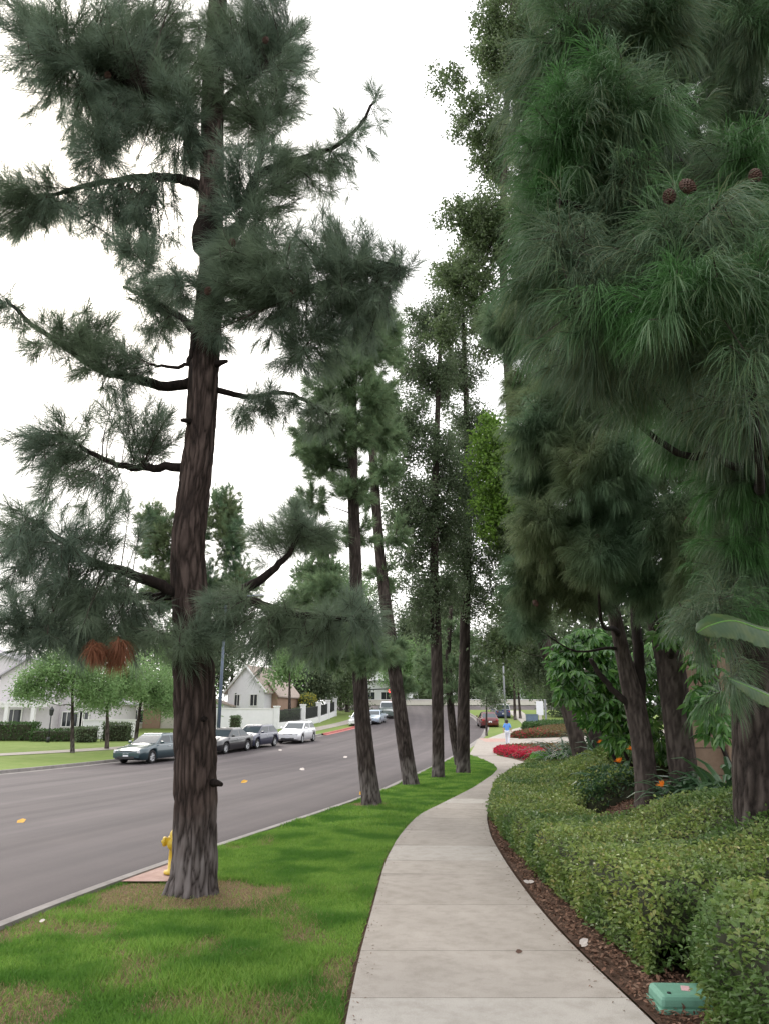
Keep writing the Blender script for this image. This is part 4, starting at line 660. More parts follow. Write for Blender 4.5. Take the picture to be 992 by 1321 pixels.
#PART3
# ================================================================== HEDGES, BEDS, PLANTS
def arch(n):
    a = np.linspace(0, PI, 400); x = .5 - .5 * np.sign(np.cos(a)) * np.abs(np.cos(a)) ** .42; z = np.sin(a) ** .42; return a, x, z
def strip_hedge(name, label, xl, xr, y0, y1, H, lsz, dens, mat, cat='hedge', nse=.06, core='core'):
    a, ax_, az_ = arch(0)
    def surf(y, u, inset=0.):
        l, r = xl(y), xr(y); W = r - l; e = np.minimum(y - y0, y1 - y); k = np.clip(e / .35, 0, 1); k = np.sqrt(np.clip(1 - (1 - k) ** 2, 0, 1)); k = .15 + .85 * k
        # arclength in metres: side height + width
        s = u * (2 * H(y) + W); x = np.where(s < H(y), 0, np.where(s < H(y) + W, s - H(y), W)); z = np.where(s < H(y), s, np.where(s < H(y) + W, H(y), 2 * H(y) + W - s))
        rr = .16; dx = np.minimum(x, W - x); dz = H(y) - z                    # round the shoulders
        q = np.clip(1 - dx / rr, 0, 1); z = z - rr * (1 - np.sqrt(np.clip(1 - q * q, 0, 1))) * (z > .5 * H(y)) * .8
        bul = n2(l + x, y, 1.6, 4.) - .5; X = l + inset + x * (W - 2 * inset) / np.maximum(W, .01) - nse * bul * (x < .02) ; Z = terr(X, y) + np.maximum((z + nse * 1.6 * bul * (z > .2)) * k - inset, .0)
        return np.stack([X, y, Z], -1), k
    root = thing(name, (float(xl(np.array(y0))) + .5, y0 + .3, 0), label, cat)
    ys = np.linspace(y0 + .02, y1 - .02, int((y1 - y0) / .12)); us = np.linspace(0, 1, 60); Yc, Uc = np.meshgrid(ys, us, indexing='ij'); V, _ = surf(Yc, Uc, .055)
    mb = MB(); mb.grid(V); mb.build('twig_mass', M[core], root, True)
    ar = np.array([float((xr(np.array(y)) - xl(np.array(y)) + 2 * H(np.array(y)))) * dens(y) for y in ys]); pr = ar / ar.sum(); N = int(ar.sum() * (y1 - y0) / len(ys))
    y = rng.choice(ys, N, p=pr) + rng.normal(size=N) * .06; y = np.clip(y, y0 + .01, y1 - .01); u = rng.random(N); p, k = surf(y, u)
    W = xr(y) - xl(y); s = u * (2 * H(y) + W); nx = np.where(s < H(y), -1., np.where(s < H(y) + W, 0., 1.)); nz = np.where((s >= H(y)) & (s < H(y) + W), 1., .25)
    ny = np.where(y - y0 < .3, -1.2, 0.); n = nrm(np.stack([nx, ny, nz], -1)); p = p + n * (rng.normal(size=(N, 1)) * .032 - .018) ; p[:, 2] = np.maximum(p[:, 2], terr(p[:, 0], p[:, 1]) + .02)
    d = nrm(n * .35 + rdir(N) * np.array([1, 1, .55]) + np.array([0, 0, .12])); L = np.array([lsz(v) for v in y]) * (.65 + .7 * rng.random(N))
    # end face
    m2 = int(dens(y0) * 1.2 * float(xr(np.array(y0)) - xl(np.array(y0))) * float(H(np.array(y0)))); xe = xl(np.full(m2, y0)) + rng.random(m2) * (xr(np.full(m2, y0)) - xl(np.full(m2, y0))); pe = np.stack([xe, np.full(m2, y0) + .05 + rng.normal(size=m2) * .04, terr(xe, np.full(m2, y0)) + .03 + rng.random(m2) * (float(H(np.array(y0))) - .06)], -1)
    p = np.concatenate([p, pe]); d = np.concatenate([d, nrm(np.array([0, -.6, .3]) + rdir(m2))]); L = np.concatenate([L, lsz(y0) * (.65 + .7 * rng.random(m2))]); N += m2
    mb = MB(); leaves(mb, p, d, rdir(N) * .55 + np.array([-.12, -.25, .9]), L, L * .52, .18); mb.build('leaves', mat, root); return root
RB = np.array([(2.9, 5.5), (4.6, 6.3), (4.6, 8), (4.2, 9.0), (3.5, 9.8), (3.0, 10.8), (3.0, 12.4), (3.7, 14), (5.2, 18), (6.2, 22), (6.9, 26), (7.0, 28.5)])
mul = lambda Y: np.interp(Y, [3, 5.5, 8, 11, 14, 18, 29], [.32, .34, .3, .22, .12, .08, .06])
strip_hedge('hedge', 'long low clipped hedge curving along the sidewalk under the pines', lambda Y: swrX(Y) + mul(Y), lambda Y: np.interp(Y, RB[:, 1], RB[:, 0]), 5.62, 27.5, lambda Y: np.interp(Y, [5, 8, 10.5, 14, 22, 28], [.60, .54, .42, .38, .38, .34]), lambda y: np.interp(y, [5, 9, 16, 28], [.038, .043, .058, .08]), lambda y: np.interp(y, [5, 9, 16, 28], [3000, 2300, 1300, 750]), M['leaf_hedge'])
strip_hedge('hedge', 'near clipped hedge at the lower right corner behind the green box', lambda Y: 1.78 + .22 * sst(4.6, 5.0, Y), lambda Y: np.full(np.shape(Y), 4.4), 2.6, 5.34, lambda Y: np.full(np.shape(Y), .64), lambda y: .037, lambda y: 3400, M['leaf_hedge'])
def mound(name, label, cat, poly, H, lays, core='core', dens=300, group=None, n_extra=None):
    """leafy mound over a star-shaped outline; lays: list of (part, material, leaf length, share)"""
    poly = np.array(poly, float); c = poly.mean(0); ring = spl([(*p, 0) for p in np.vstack([poly, poly[:1]])], 64)[:, :2]
    sc = [1.0, .985, .95, .88, .6, .3, .02]; hh = [0., .45, .75, .92, 1., 1.02, 1.02]; V = []
    for s_, h_ in zip(sc, hh):
        q = c + (ring - c) * s_; V.append(np.stack([q[:, 0], q[:, 1], terr(q[:, 0], q[:, 1]) - .04 + H * h_ * .92], -1))
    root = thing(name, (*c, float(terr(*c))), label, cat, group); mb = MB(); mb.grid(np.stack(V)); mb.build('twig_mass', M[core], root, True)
    area = .5 * abs(np.sum(ring[:-1, 0] * ring[1:, 1] - ring[1:, 0] * ring[:-1, 1])) + 4 * H
    for part, mat, L, share, msk in lays:
        N = int(area * dens * share); t = rng.random(N) * 63; i = t.astype(int); f = (t - i)[:, None]; e = ring[i] * (1 - f) + ring[i + 1] * f; s_ = np.sqrt(rng.random(N)); s_[: N // 3] = 1 - .12 * rng.random(N // 3)
        q = c + (e - c) * s_[:, None]; h = np.interp(s_, sc[::-1], hh[::-1]) * H; z = terr(q[:, 0], q[:, 1]) + h * (.9 + .2 * rng.random(N)) + rng.normal(size=N) * .02
        if msk is not None:
            k = msk(q[:, 0], q[:, 1]) > rng.random(N) * .999; q, z, N = q[k], z[k], int(k.sum()); e = e[k]
        p = np.stack([q[:, 0], q[:, 1], z], -1); mb = MB(); leaves(mb, p, nrm(rdir(N) + np.array([0, -.1, .4])), rdir(N) * .6 + np.array([0, 0, .8]), L * (.7 + .6 * rng.random(N)), L * .6, .15); mb.build(part, mat, root)
    return root
mound('flower_bed', 'crimson flower bed bordering the sidewalk before the driveway', 'flower bed', [(5.75, 41), (5.9, 38.5), (6.6, 35.2), (8.4, 33.6), (11.5, 34.5), (14, 38), (12.5, 43.5), (9.5, 44.2), (7.2, 43)], .36,
      [('blossoms', M['flower_red'], .13, 1., lambda x, y: 1 - sst(6.9, 8.3, x + .25 * (y - 37))), ('leaves', M['leaf_rust'], .13, .8, lambda x, y: .12 + .88 * sst(6.7, 8.1, x + .25 * (y - 37)))], dens=170)
mound('flower_bed', 'rusty red and green bedding beyond the driveway beside the person in blue', 'flower bed', [(9.5, 58.5), (10.5, 57.9), (15, 60.2), (24, 68), (24, 78), (15.5, 70), (12.2, 64)], .42, [('leaves', M['leaf_rust'], .16, .9, None), ('blossoms', M['flower_red'], .15, .5, lambda x, y: .35 * (1 - sst(11, 14, x)))], dens=90)
mound('shrub', 'low green shrub strip in front of the blue-grey cabinet', 'shrub', [(12.4, 69.5), (14, 68.5), (21, 72.5), (21, 75.5), (14, 74)], .6, [('leaves', M['leaf_box'], .16, 1., None)], dens=90)
mound('shrub', 'bright green groundcover mound at the far end of the long hedge', 'shrub', [(5.75, 30.8), (5.4, 28.4), (6.0, 26.8), (7.8, 26.2), (8.6, 28.5), (7.8, 31)], .5, [('leaves', M['leaf_lime'], .075, 1., None)], dens=700)
mound('shrub', 'dark rounded shrub at the back edge of the hedge beside the bare mulch', 'shrub', [(3.15, 13.6), (3.5, 12.9), (4.3, 13.3), (4.5, 14.4), (3.9, 15)], .42, [('leaves', M['leaf_strap'], .07, .7, None), ('leaves', M['leaf_hedge'], .06, .5, None)], dens=900)
mound('shrub', 'yellow-green low shrub between the bright mound and the dark shrub', 'shrub', [(4.9, 18.5), (5.6, 17.5), (7.2, 19), (8.2, 23), (7.2, 24), (6, 21)], .6, [('leaves', M['leaf_hedge'], .08, 1., None)], dens=500)
def straps(mb, c, n, L, W, spread, mi=0, erect=.8):
    """arching strap leaves, folded along the middle"""
    a = rng.random(n) * TWO; o = np.asarray(c) + np.stack([np.cos(a), np.sin(a), 0 * a], -1) * spread * rng.random((n, 1)); el = np.radians(35 + 50 * rng.random(n)) * erect
    d = np.stack([np.cos(a) * np.cos(el), np.sin(a) * np.cos(el), np.sin(el)], -1); s = np.stack([-np.sin(a), np.cos(a), 0 * a], -1); l = (L * (.6 + .5 * rng.random(n)))[:, None]; p = o.copy(); K = 6; V = []
    for k in range(K + 1):
        w = W * math.sin(PI * (.12 + .86 * k / K)) ** .6 * .5; up = nrm(np.cross(s, d)); V += [p - s * w + up * w * .35, p, p + s * w + up * w * .35]
        p = p + d * l / K; d = nrm(d + np.array([0, 0, -1.]) * .20 * (k + 1) / 2)
    V = np.stack(V, 1); m = 3 * (K + 1); b = np.arange(n)[:, None] * m
    mb.add(V.reshape(-1, 3), np.concatenate([b + np.array([[3 * k + j, 3 * k + j + 1, 3 * k + j + 4, 3 * k + j + 3]]) for k in range(K) for j in (0, 1)]), mi)
def clump(name, label, x, y, n, L, W, spread, mat, group=None, flowers=(), cat='plant'):
    z = float(terr(x, y)); r = thing(name, (x, y, z), label, cat, group); mb = MB(); straps(mb, (x, y, z), n, L, W, spread); mb.build('leaves', M[mat], r)
    for (fxp, fyp, Y) in flowers:
        q = P(fxp, fyp, Y); sm = MB(); a = np.array([x + (q[0] - x) * .3, y + (Y - y) * .3, z]); sm.tube(spl([a, (a + q) / 2 + np.array([.03, 0, .1]), q], 8), np.linspace(.012, .007, 8), 6); sm.build('stalk', M['leaf_strap'], r)
        fm = MB(); fm.tube(spl([q, q + np.array([-.05, -.02, .01]), q + np.array([-.11, -.03, .015])], 6), np.array([.016, .016, .013, .01, .006, .002]), 6); k = 6; a = np.linspace(.5, 2.2, k); dd = np.stack([-np.cos(a) * .8, rng.normal(size=k) * .25, np.sin(a)], -1)
        leaves(fm, np.repeat(q[None], k, 0), dd, rdir(k), .085, .022, .2); fm.build('flower', M['flower_orange'], r)
    return r
clump('bird_of_paradise', 'bird of paradise with two orange flowers beside the forked pine', 4.15, 14.0, 46, .95, .12, .25, 'leaf_strap', 'bird of paradise clumps', [(799, 983, 13.5), (815, 967, 13.6), (806, 1000, 13.4)][:2])
clump('bird_of_paradise', 'bird of paradise with one orange flower at the foot of the thick dark trunk', 4.75, 11.35, 60, 1.0, .11, .3, 'leaf_strap', 'bird of paradise clumps', [(854, 1014, 10.9)])
clump('bird_of_paradise', 'leafy bird of paradise clump against the tan wall with no flower in view', 4.75, 10.6, 110, 1.25, .10, .35, 'leaf_strap', 'bird of paradise clumps')
clump('bird_of_paradise', 'bird of paradise with an orange flower below the umbrella tree', 6.0, 20.5, 50, 1.1, .13, .3, 'leaf_strap', 'bird of paradise clumps', [(774, 958, 20)])
for k, (x, y, lb) in enumerate([(7.1, 25.4, 'dark fern-like clump at the foot of the tall leaning tree'), (6.5, 27.5, 'dark fern-like clump behind the bright green mound'), (8.2, 30.5, 'dark fern-like clump beside the crimson flower bed'), (7.8, 23.0, 'dark fern-like clump right of the tall leaning trunk'), (5.55, 9.9, 'green fern-like clump between the tan wall and nearest right trunk'), (4.35, 11.2, 'fern-like clump in front of the mulch at the wall corner')]):
    clump('fern', lb, x, y, 170 if y > 20 else 80, 1.75 if y > 20 else .8, .075, .5 if y > 20 else .2, 'leaf_strap', 'fern clumps in the planting bed', cat='fern')
def umbrella_tree(name, label, x, y, canes, heads, L, group=None):
    z = float(terr(x, y)); r = thing(name, (x, y, z), label, 'umbrella tree', group); ends = []
    for cp in canes:
        bm = MB(); q = [np.array([x + cp[0] * .3, y, z])] + [P(a, b, Y) for a, b, Y in cp[1]]; bm.tube(spl(q, 16), np.linspace(.045, .02, 16), 8); bm.build('stem', M['bark_smooth'], r, True); ends.append(spl(q, 16))
    E = np.concatenate(ends); lm, tm = MB(), MB()
    for (cx, cy, rx, ry, Y, n) in heads:
        c, rr = mass_args(cx, cy, rx, ry, Y); h = c + rr * rdir(n) * rng.random((n, 1)) ** .45
        near = E[np.linalg.norm(E[None] - h[:, None], axis=2).argmin(1)]; twigs(tm, bez(near, (near + h) / 2 + np.array([0, 0, .05]), h, 5), .012, .005)
        k = 8; a = np.tile(np.linspace(0, TWO, k, endpoint=False), n) + np.repeat(rng.random(n) * TWO, k); tilt = np.repeat(nrm(rdir(n) * .5 + np.array([-.1, -.35, .7])), k, 0)
        u = nrm(np.cross(tilt, np.array([[1., .2, .1]]))); w = np.cross(tilt, u); rad = u * np.cos(a)[:, None] + w * np.sin(a)[:, None]; d = nrm(rad + tilt * .1 + np.array([0, 0, -.55]))
        hp = np.repeat(h, k, 0); leaves(lm, hp + rad * L * .15, d, tilt, L * (.8 + .4 * rng.random(n * k)), L * .36, .08, 0, .25)
    tm.build('leaf_stalks', M['leaf_strap'], r); lm.build('leaves', M['leaf_glossy'], r); return r
umbrella_tree('umbrella_tree', 'glossy umbrella tree left of the forked pine', 5.15, 16.2, [(.5, [(800, 960, 16.2), (780, 900, 16.0), (765, 860, 15.8)]), (-.5, [(770, 930, 16.2), (745, 880, 16), (735, 840, 15.8)]), (.2, [(815, 930, 16.3), (825, 860, 16.5)])],
     [(760, 830, 36, 24, 15.6, 70), (735, 875, 28, 36, 15.6, 60), (780, 870, 34, 34, 15.8, 60), (790, 920, 28, 36, 15.5, 45), (762, 910, 30, 28, 15.9, 35), (720, 850, 16, 20, 15.6, 16), (800, 950, 16, 26, 15.4, 20), (835, 880, 24, 60, 16.5, 40), (845, 960, 20, 30, 16, 18)], .21)
umbrella_tree('umbrella_tree', 'glossy umbrella tree hanging over the tan wall beside the thick dark trunk', 5.6, 11.9, [(0, [(930, 960, 11.9), (915, 850, 11.7), (890, 800, 11.3)]), (.3, [(940, 930, 11.9), (925, 880, 11.6)])],
     [(868, 785, 26, 18, 10.8, 26), (872, 815, 24, 18, 10.7, 24), (900, 770, 26, 30, 11, 24), (905, 850, 16, 24, 11.3, 14), (912, 900, 20, 26, 11.2, 20), (922, 935, 14, 16, 11.2, 10), (940, 800, 26, 50, 11.5, 24)], .2)
def paddle(mb, pts, W, n=90):
    """broad banana-like blade along a spine of points, drooping at both edges"""
    s = spl(pts, n); t = np.linspace(0, 1, n); tg = nrm(np.gradient(s, axis=0)); side = nrm(np.cross(tg, np.array([[.15, -.75, .65]]))); up = np.cross(side, tg); w = W * np.sin(PI * (.05 + .93 * t ** .8)) ** .8 * (1 + .05 * np.sin(t * 23 + 1) + .03 * np.sin(t * 61))
    cols = []
    for k in np.linspace(-1, 1, 9): cols.append(s + side * (w * k)[:, None] * .5 - up * (np.abs(k) ** 1.6 * w * .22)[:, None] + up * (.0045 * np.sin(t * 150 + abs(k) * 9) * (abs(k) ** .5))[:, None])
    V = np.stack(cols, 1); mb.grid(V); mb.grid(V[:, ::-1] - up[:, None] * .004)
bp = thing('bird_of_paradise', (3.55, 6.2, .0), 'giant bird of paradise with broad paddle leaves at the right picture edge', 'plant')
for pts, W in (([P(1015, 815, 6.05), P(985, 812, 5.9), P(945, 800, 5.8), P(915, 806, 5.75), P(899, 815, 5.75)], .30), ([P(1040, 935, 6.1), P(1005, 905, 6.0), P(965, 885, 5.9), P(938, 874, 5.8)], .2), ([P(1080, 830, 6.6), P(1090, 760, 6.6), P(1090, 690, 6.5)], .26)):
    mb = MB(); paddle(mb, pts, W); lf_ = mb.build('leaf', M['leaf_paddle'], bp, True); rb = MB(); rb.tube(spl(pts, 24) + np.array([0, 0, -.006]), np.linspace(.011, .003, 24), 7); rb.build('midrib', M['leaf_lime'], lf_, True); q = spl([pts[0], (pts[0] + np.array([3.75, 6.3, .6])) / 2 + np.array([.12, 0, .1]), np.array([3.62, 6.25, .05])], 12); sm = MB(); sm.tube(q, np.linspace(.012, .022, 12), 8); sm.build('leaf_stalk', M['leaf_strap'], bp, True)

# ================================================================== GROUND COVER
def blades(name, label, n, y0, y1, dry, L, W, mat, near=1.):
    y = y0 + (y1 - y0) * rng.random(n * 2) ** near; x = kerbX(y) + .16 + (swlX(y) - .03 - kerbX(y) - .16) * rng.random(n * 2); vis = (np.abs(x) < .56 * (y * CP) + .6); x, y = x[vis][:n], y[vis][:n]
    dd = dryf(x, y); k = (dd < rng.random(len(x)) * .95 + .08) if not dry else (dd > rng.random(len(x)) * .9 + .06); x, y = x[k], y[k]; k = ~((x > -2.97) & (x < -2.2) & (y > 8.72) & (y < 9.9)); x, y = x[k], y[k]; tall = .5 + 1.0 * n2(x, y, 1.8, 5.) ** 1.5 * (1 + .4 * (n2(x, y, 6, 2.) - .5))
    p = np.stack([x, y, terr(x, y) - .024], -1); d = nrm(np.array([0, 0, 1.]) + rdir(len(x)) * (.65 if not dry else .9)); mb = MB(); strips(mb, p, d, L * tall * (.6 + .6 * rng.random(len(x))), .35, W * (.7 + .6 * rng.random(len(x))), 2)
    tag(mb.build(name, mat, base=(-1.5, 8, 0)), label, kind='stuff')
blades('grass', 'short green lawn blades close to the camera', 330000, 3.8, 13, False, .062, .0055, M['grass'], 1.25)
blades('grass', 'green lawn blades under the row of trees', 150000, 12.5, 39, False, .075, .013, M['grass'], 1.0)
blades('dry_grass', 'dry straw-coloured blades and needles in the worn patches', 90000, 3.8, 18, True, .05, .0045, M['dry'], 1.3)
n = 9000; y = 3.4 + 24 * rng.random(n) ** 2; x = swrX(y) + .05 + (mul(y) + .12) * rng.random(n) ** .9; p = np.stack([x, y, terr(x, y) + .004 + .022 * rng.random(n)], -1); d = rdir(n); d[:, 2] *= .35; mb = MB()
leaves(mb, p, d, rdir(n) * .5 + np.array([0, 0, 1.]), .018 + .035 * rng.random(n), .012 + .012 * rng.random(n), .05)
n = 3500; y = 10.4 + 3 * rng.random(n); x = 3.1 + 2 * rng.random(n); p = np.stack([x, y, terr(x, y) + .01], -1); d = rdir(n); d[:, 2] *= .3; leaves(mb, p, d, rdir(n) * .5 + np.array([0, 0, 1.]), .03 + .05 * rng.random(n), .02, .05)
tag(mb.build('mulch', M['mulch'], base=(1.8, 7, 0)), 'reddish brown bark chips between sidewalk and hedge', kind='stuff')
n = 420; y = 4 + 20 * rng.random(n) ** 1.6; sd = rng.random(n) < .55; x = np.where(sd, swrX(y) - .16 * rng.random(n) ** 2, swlX(y) + .12 * rng.random(n) ** 2); p = np.stack([x, y, terr(x, y) + .013], -1); d = rdir(n); d[:, 2] *= .1; mb = MB(); leaves(mb, p, d, np.array([0, 0, 1.]) + rdir(n) * .15, .012 + .02 * rng.random(n), .008, .1)
tag(mb.build('leaf_litter', M['mulch'], base=(1, 7, 0)), 'scattered crumbs of leaf litter on the sidewalk edges', kind='stuff')
def fallen(label, px, py, L, mat, up=0., cat='leaf', n=1, z=None):
    g = G(px, py); a = rng.random(n) * TWO; tilt = np.tile(np.array([[0, -.5, .86]]), (n, 1)); d = np.stack([np.cos(a), .3 * np.sin(a), .17 * np.sin(a)], -1); c = np.array([g[0], g[1], g[2] + up + .008 + .15 * L]); mb = MB()   # resting on its lower edge
    leaves(mb, c - d * L * .5 + rng.normal(size=(n, 3)) * np.array([L * .4, L * .3, 0]) * (n > 1), d, tilt, L, L * .7, .1, 0, -.08); tag(mb.build('fallen_leaf', mat, base=c), label, cat)
fallen('curled dark dry leaf lying alone on the sidewalk', 669, 1231, .055, M['leaf_brown'], 0)
fallen('pale crumpled leaf on the mulch by the middle of the sidewalk curve', 686, 1143, .07, M['leaf_pale'], .02, n=2); fallen('lilac-grey crumpled leaf on the mulch near the green box', 756, 1224, .075, M['leaf_pale'], .02, n=3)
fallen('orange-yellow leaf on the asphalt left of the big trunk', 30, 1051, .22, M['leaf_yellow'], -.13); fallen('orange-yellow leaf on the asphalt right of the big trunk', 318, 1004, .24, M['leaf_yellow'], -.13); 
fallen('pale scrap of litter in the middle of the road', 389, 989, .26, M['leaf_pale'], -.13); fallen('pale scrap of litter beside the nearest slender pine', 447, 974, .28, M['leaf_pale'], -.13); fallen('small pale scrap near the silver vehicle', 362, 966, .25, M['leaf_pale'], -.13)
fallen('yellow leaf on the grass at the kerb left of the nearest slender pine', 466, 1029, .2, M['leaf_yellow'], .04); fallen('pale leaf on the lawn at lower left', 53, 1198, .05, M['leaf_pale'], .04)

# ================================================================== STREET FURNITURE AND WALLS
wl = thing('block_wall', (7.2, 12.9, 0), 'tan concrete block wall with pilaster behind the right-hand pines', 'wall'); mb, mo, pl = MB(), MB(), MB()
def wall_run(a, b, n_c, z0, bh=.43, bl=.86):
    a, b = np.array(a), np.array(b); L = np.linalg.norm(b - a); t = (b - a) / L; rz = math.atan2(t[1], t[0]); mo.box((*((a + b) / 2), z0 + n_c * bh / 2), (L, .17, n_c * bh), rz)
    for r in range(n_c):
        x = -bl / 2 * (r % 2)
        while x < L - .02:
            x0, x1 = max(0, x), min(L, x + bl); c = a + t * (x0 + x1) / 2; mb.box((c[0], c[1], z0 + (r + .5) * bh), (x1 - x0 - .014, .2 + .006 * rng.random(), bh - .014), rz); x += bl
wall_run((4.9, 12.95), (10.5, 12.95), 7, -.05); wall_run((5.05, 13.1), (15.5, 42), 7, -.05)
for x in (5.75, 8.2): pl.box((x, 12.80, 1.5), (.2, .16, 3.2))
mb.build('blocks', M['block'], wl, bevel=.006); mo.build('mortar', M['mortar'], wl); pl.build('pilaster', M['block'], wl, bevel=.008)
cp = MB(); cp.box((7.7, 12.95, 3.0), (5.75, .28, .1)); cp.build('coping', M['block'], wl, bevel=.01)
bx = thing('utility_box', (1.93, 5.17, 0), 'green fibreglass utility box lid with faded pink sticker at the hedge corner', 'utility box')
mb = MB(); mb.box((1.95, 5.13, .045), (.62, .27, .075), -.04, 0, .96); mb.build('lid', M['box_green'], bx, bevel=.022); mb = MB(); mb.box((1.95, 5.13, .0), (.635, .285, .03), -.04); mb.build('rim', M['box_green'], bx, bevel=.006); mb = MB(); mb.box((1.84, 5.14, .0838), (.05, .09, .002), -.3); mb.build('sticker', M['sticker'], bx)
for dx in (-.24, .22):
    mb = MB(); mb.lathe([(0, .088), (.012, .088), (.013, .08)], (1.95 + dx, 5.13 + (.07 if dx > 0 else -.07), 0), 10); mb.build('bolt', M['dark_metal'], bx)
hx, hy = -2.375, 9.15; hz = .01; hy_ = thing('fire_hydrant', (hx, hy, hz), 'yellow fire hydrant at the kerb half hidden by the big pine trunk', 'fire hydrant')
hy_.scale = (.8, .8, .8); mb = MB(); mb.lathe([(.0, .0), (.15, .0), (.15, .03), (.10, .035), (.095, .32), (.115, .33), (.115, .36), (.10, .365), (.10, .45), (.12, .46), (.12, .485), (.0, .49)], (hx, hy, hz), 20); mb.build('barrel', M['yellow'], hy_, True)
mb = MB(); mb.lathe([(.105, .487), (.1, .53), (.07, .575), (.03, .59), (.028, .63), (0, .632)], (hx, hy, hz), 20); mb.build('bonnet', M['yellow'], hy_, True)
for s_ in (-1, 1):
    mb = MB(); mb.lathe([(.05, s_ * .08), (.05, s_ * .15), (.065, s_ * .152), (.065, s_ * .19), (.02, s_ * .195), (.02, s_ * .215), (0, s_ * .215)], (hx, hy, hz + .41), 14, 'x'); mb.build('nozzle', M['yellow'], hy_, True)
mb = MB(); mb.lathe([(.065, -.08), (.065, -.16), (.08, -.162), (.08, -.2), (.02, -.205), (0, -.225)], (hx, hy, hz + .40), 14, 'y'); mb.build('nozzle', M['yellow'], hy_, True)
def post(mb, x, y, z0, z1, r0, r1, s=10): mb.lathe([(0, z0), (r0, z0), (r1, z1), (0, z1)], (x, y, 0), s)
def lampost(label, px, py, Y, H, r, arm, mat, ang):
    g = P(px, py, Y); z = float(terr(g[0], Y)); t = thing('street_lamp', (g[0], Y, z), label, 'street lamp'); mb = MB(); post(mb, g[0], Y, z, z + H, r, r * .55); mb.build('pole', M[mat], t, True); mb = MB(); mb.lathe([(0, 0), (r * 1.7, 0), (r * 1.6, .25), (r * 1.05, .32), (0, .32)], (g[0], Y, z), 12); mb.build('base', M[mat], t, True)
    e = np.array([g[0] + arm * math.cos(ang), Y + arm * math.sin(ang), z + H + .35]); mb = MB(); mb.tube(spl([(g[0], Y, z + H - .1), (g[0] * .6 + e[0] * .4, Y * .6 + e[1] * .4, z + H + .25), e], 10), np.linspace(r * .5, .03, 10), 8); mb.build('arm', M[mat], t, True)
    mb = MB(); mb.box(e + np.array([.25 * math.cos(ang), .25 * math.sin(ang), -.02]), (.65, .28, .12), ang, 0, .8); mb.build('lamp_head', M['grey_metal'], t, bevel=.03); return t
lampost('tall blue-grey street lamp behind the dark sedans right of the big trunk', 281, 962, 49, 9.2, .13, 2.2, 'blue_metal', -.3)
lampost('grey street lamp far off above the red car', 652, 938, 74, 8.5, .11, 2.0, 'grey_metal', PI - .2)
g = P(63, 952, 53); zz = float(terr(g[0], 53)); t = thing('garden_lamp', (g[0], 53, zz), 'black garden lamp post on the lawn before the pale house', 'garden lamp'); mb = MB(); post(mb, g[0], 53, zz, zz + 1.75, .045, .04); mb.lathe([(0, 0), (.12, 0), (.11, .3), (.05, .35)], (g[0], 53, zz), 10); mb.build('post', M['dark_metal'], t, True)
mb = MB(); mb.lathe([(.03, 1.75), (.13, 1.80), (.17, 2.15), (.20, 2.16), (.04, 2.35), (0, 2.42)], (g[0], 53, zz), 6); mb.build('lantern', M['dark_metal'], t)
# traffic signals
def signal_head(mbd, x, y, z, k=3): mbd.box((x, y, z), (.36, .25, .36 * k)); 
sx, sy = -3.0, 101.; sz = float(terr(sx, sy)); t = thing('traffic_signal', (sx, sy, sz), 'traffic signal mast arm with lit red lens above the far pickup', 'traffic signal'); mb = MB(); post(mb, sx, sy, sz, sz + 6, .14, .10); mb.build('pole', M['dark_metal'], t, True)
c = P(503.5, 891, sy); mb = MB(); mb.tube([(sx, sy, c[2] + .1), (c[0], sy, c[2] + .25)], [.09, .06], 8); mb.build('arm', M['dark_metal'], t, True); mb = MB(); signal_head(mb, c[0], sy, c[2] - .3); mb.build('signal_head', M['black_trim'], t, bevel=.03)
mb = MB(); mb.lathe([(0, -.02), (.30, -.02), (.28, .02)], (c[0], sy - .14, c[2] + .02), 16, 'y'); mb.build('lens', M['signal_red'], t)
c = P(592, 914, 99); z = float(terr(c[0], 99)); t = thing('pedestrian_signal', (c[0], 99, z), 'pedestrian signal showing lit orange hand beyond the lawn tip', 'traffic signal'); mb = MB(); post(mb, c[0], 99, z, z + 2.6, .07, .06); mb.build('pole', M['grey_metal'], t, True); mb = MB(); mb.box((c[0], 98.9, c[2]), (.46, .25, .46)); mb.build('signal_head', M['black_trim'], t, bevel=.03)
mb = MB(); y_ = 98.765; X0, Z0 = c[0], c[2]; mb.box((X0, y_, Z0 - .08), (.26, .012, .22)); 
for k in range(4): mb.box((X0 - .10 + .066 * k, y_, Z0 + .10 + (.02 if k in (1, 2) else 0)), (.052, .012, .18))
mb.box((X0 + .17, y_, Z0 - .04), (.06, .012, .14), 0); mb.build('lens', M['signal_orange'], t)
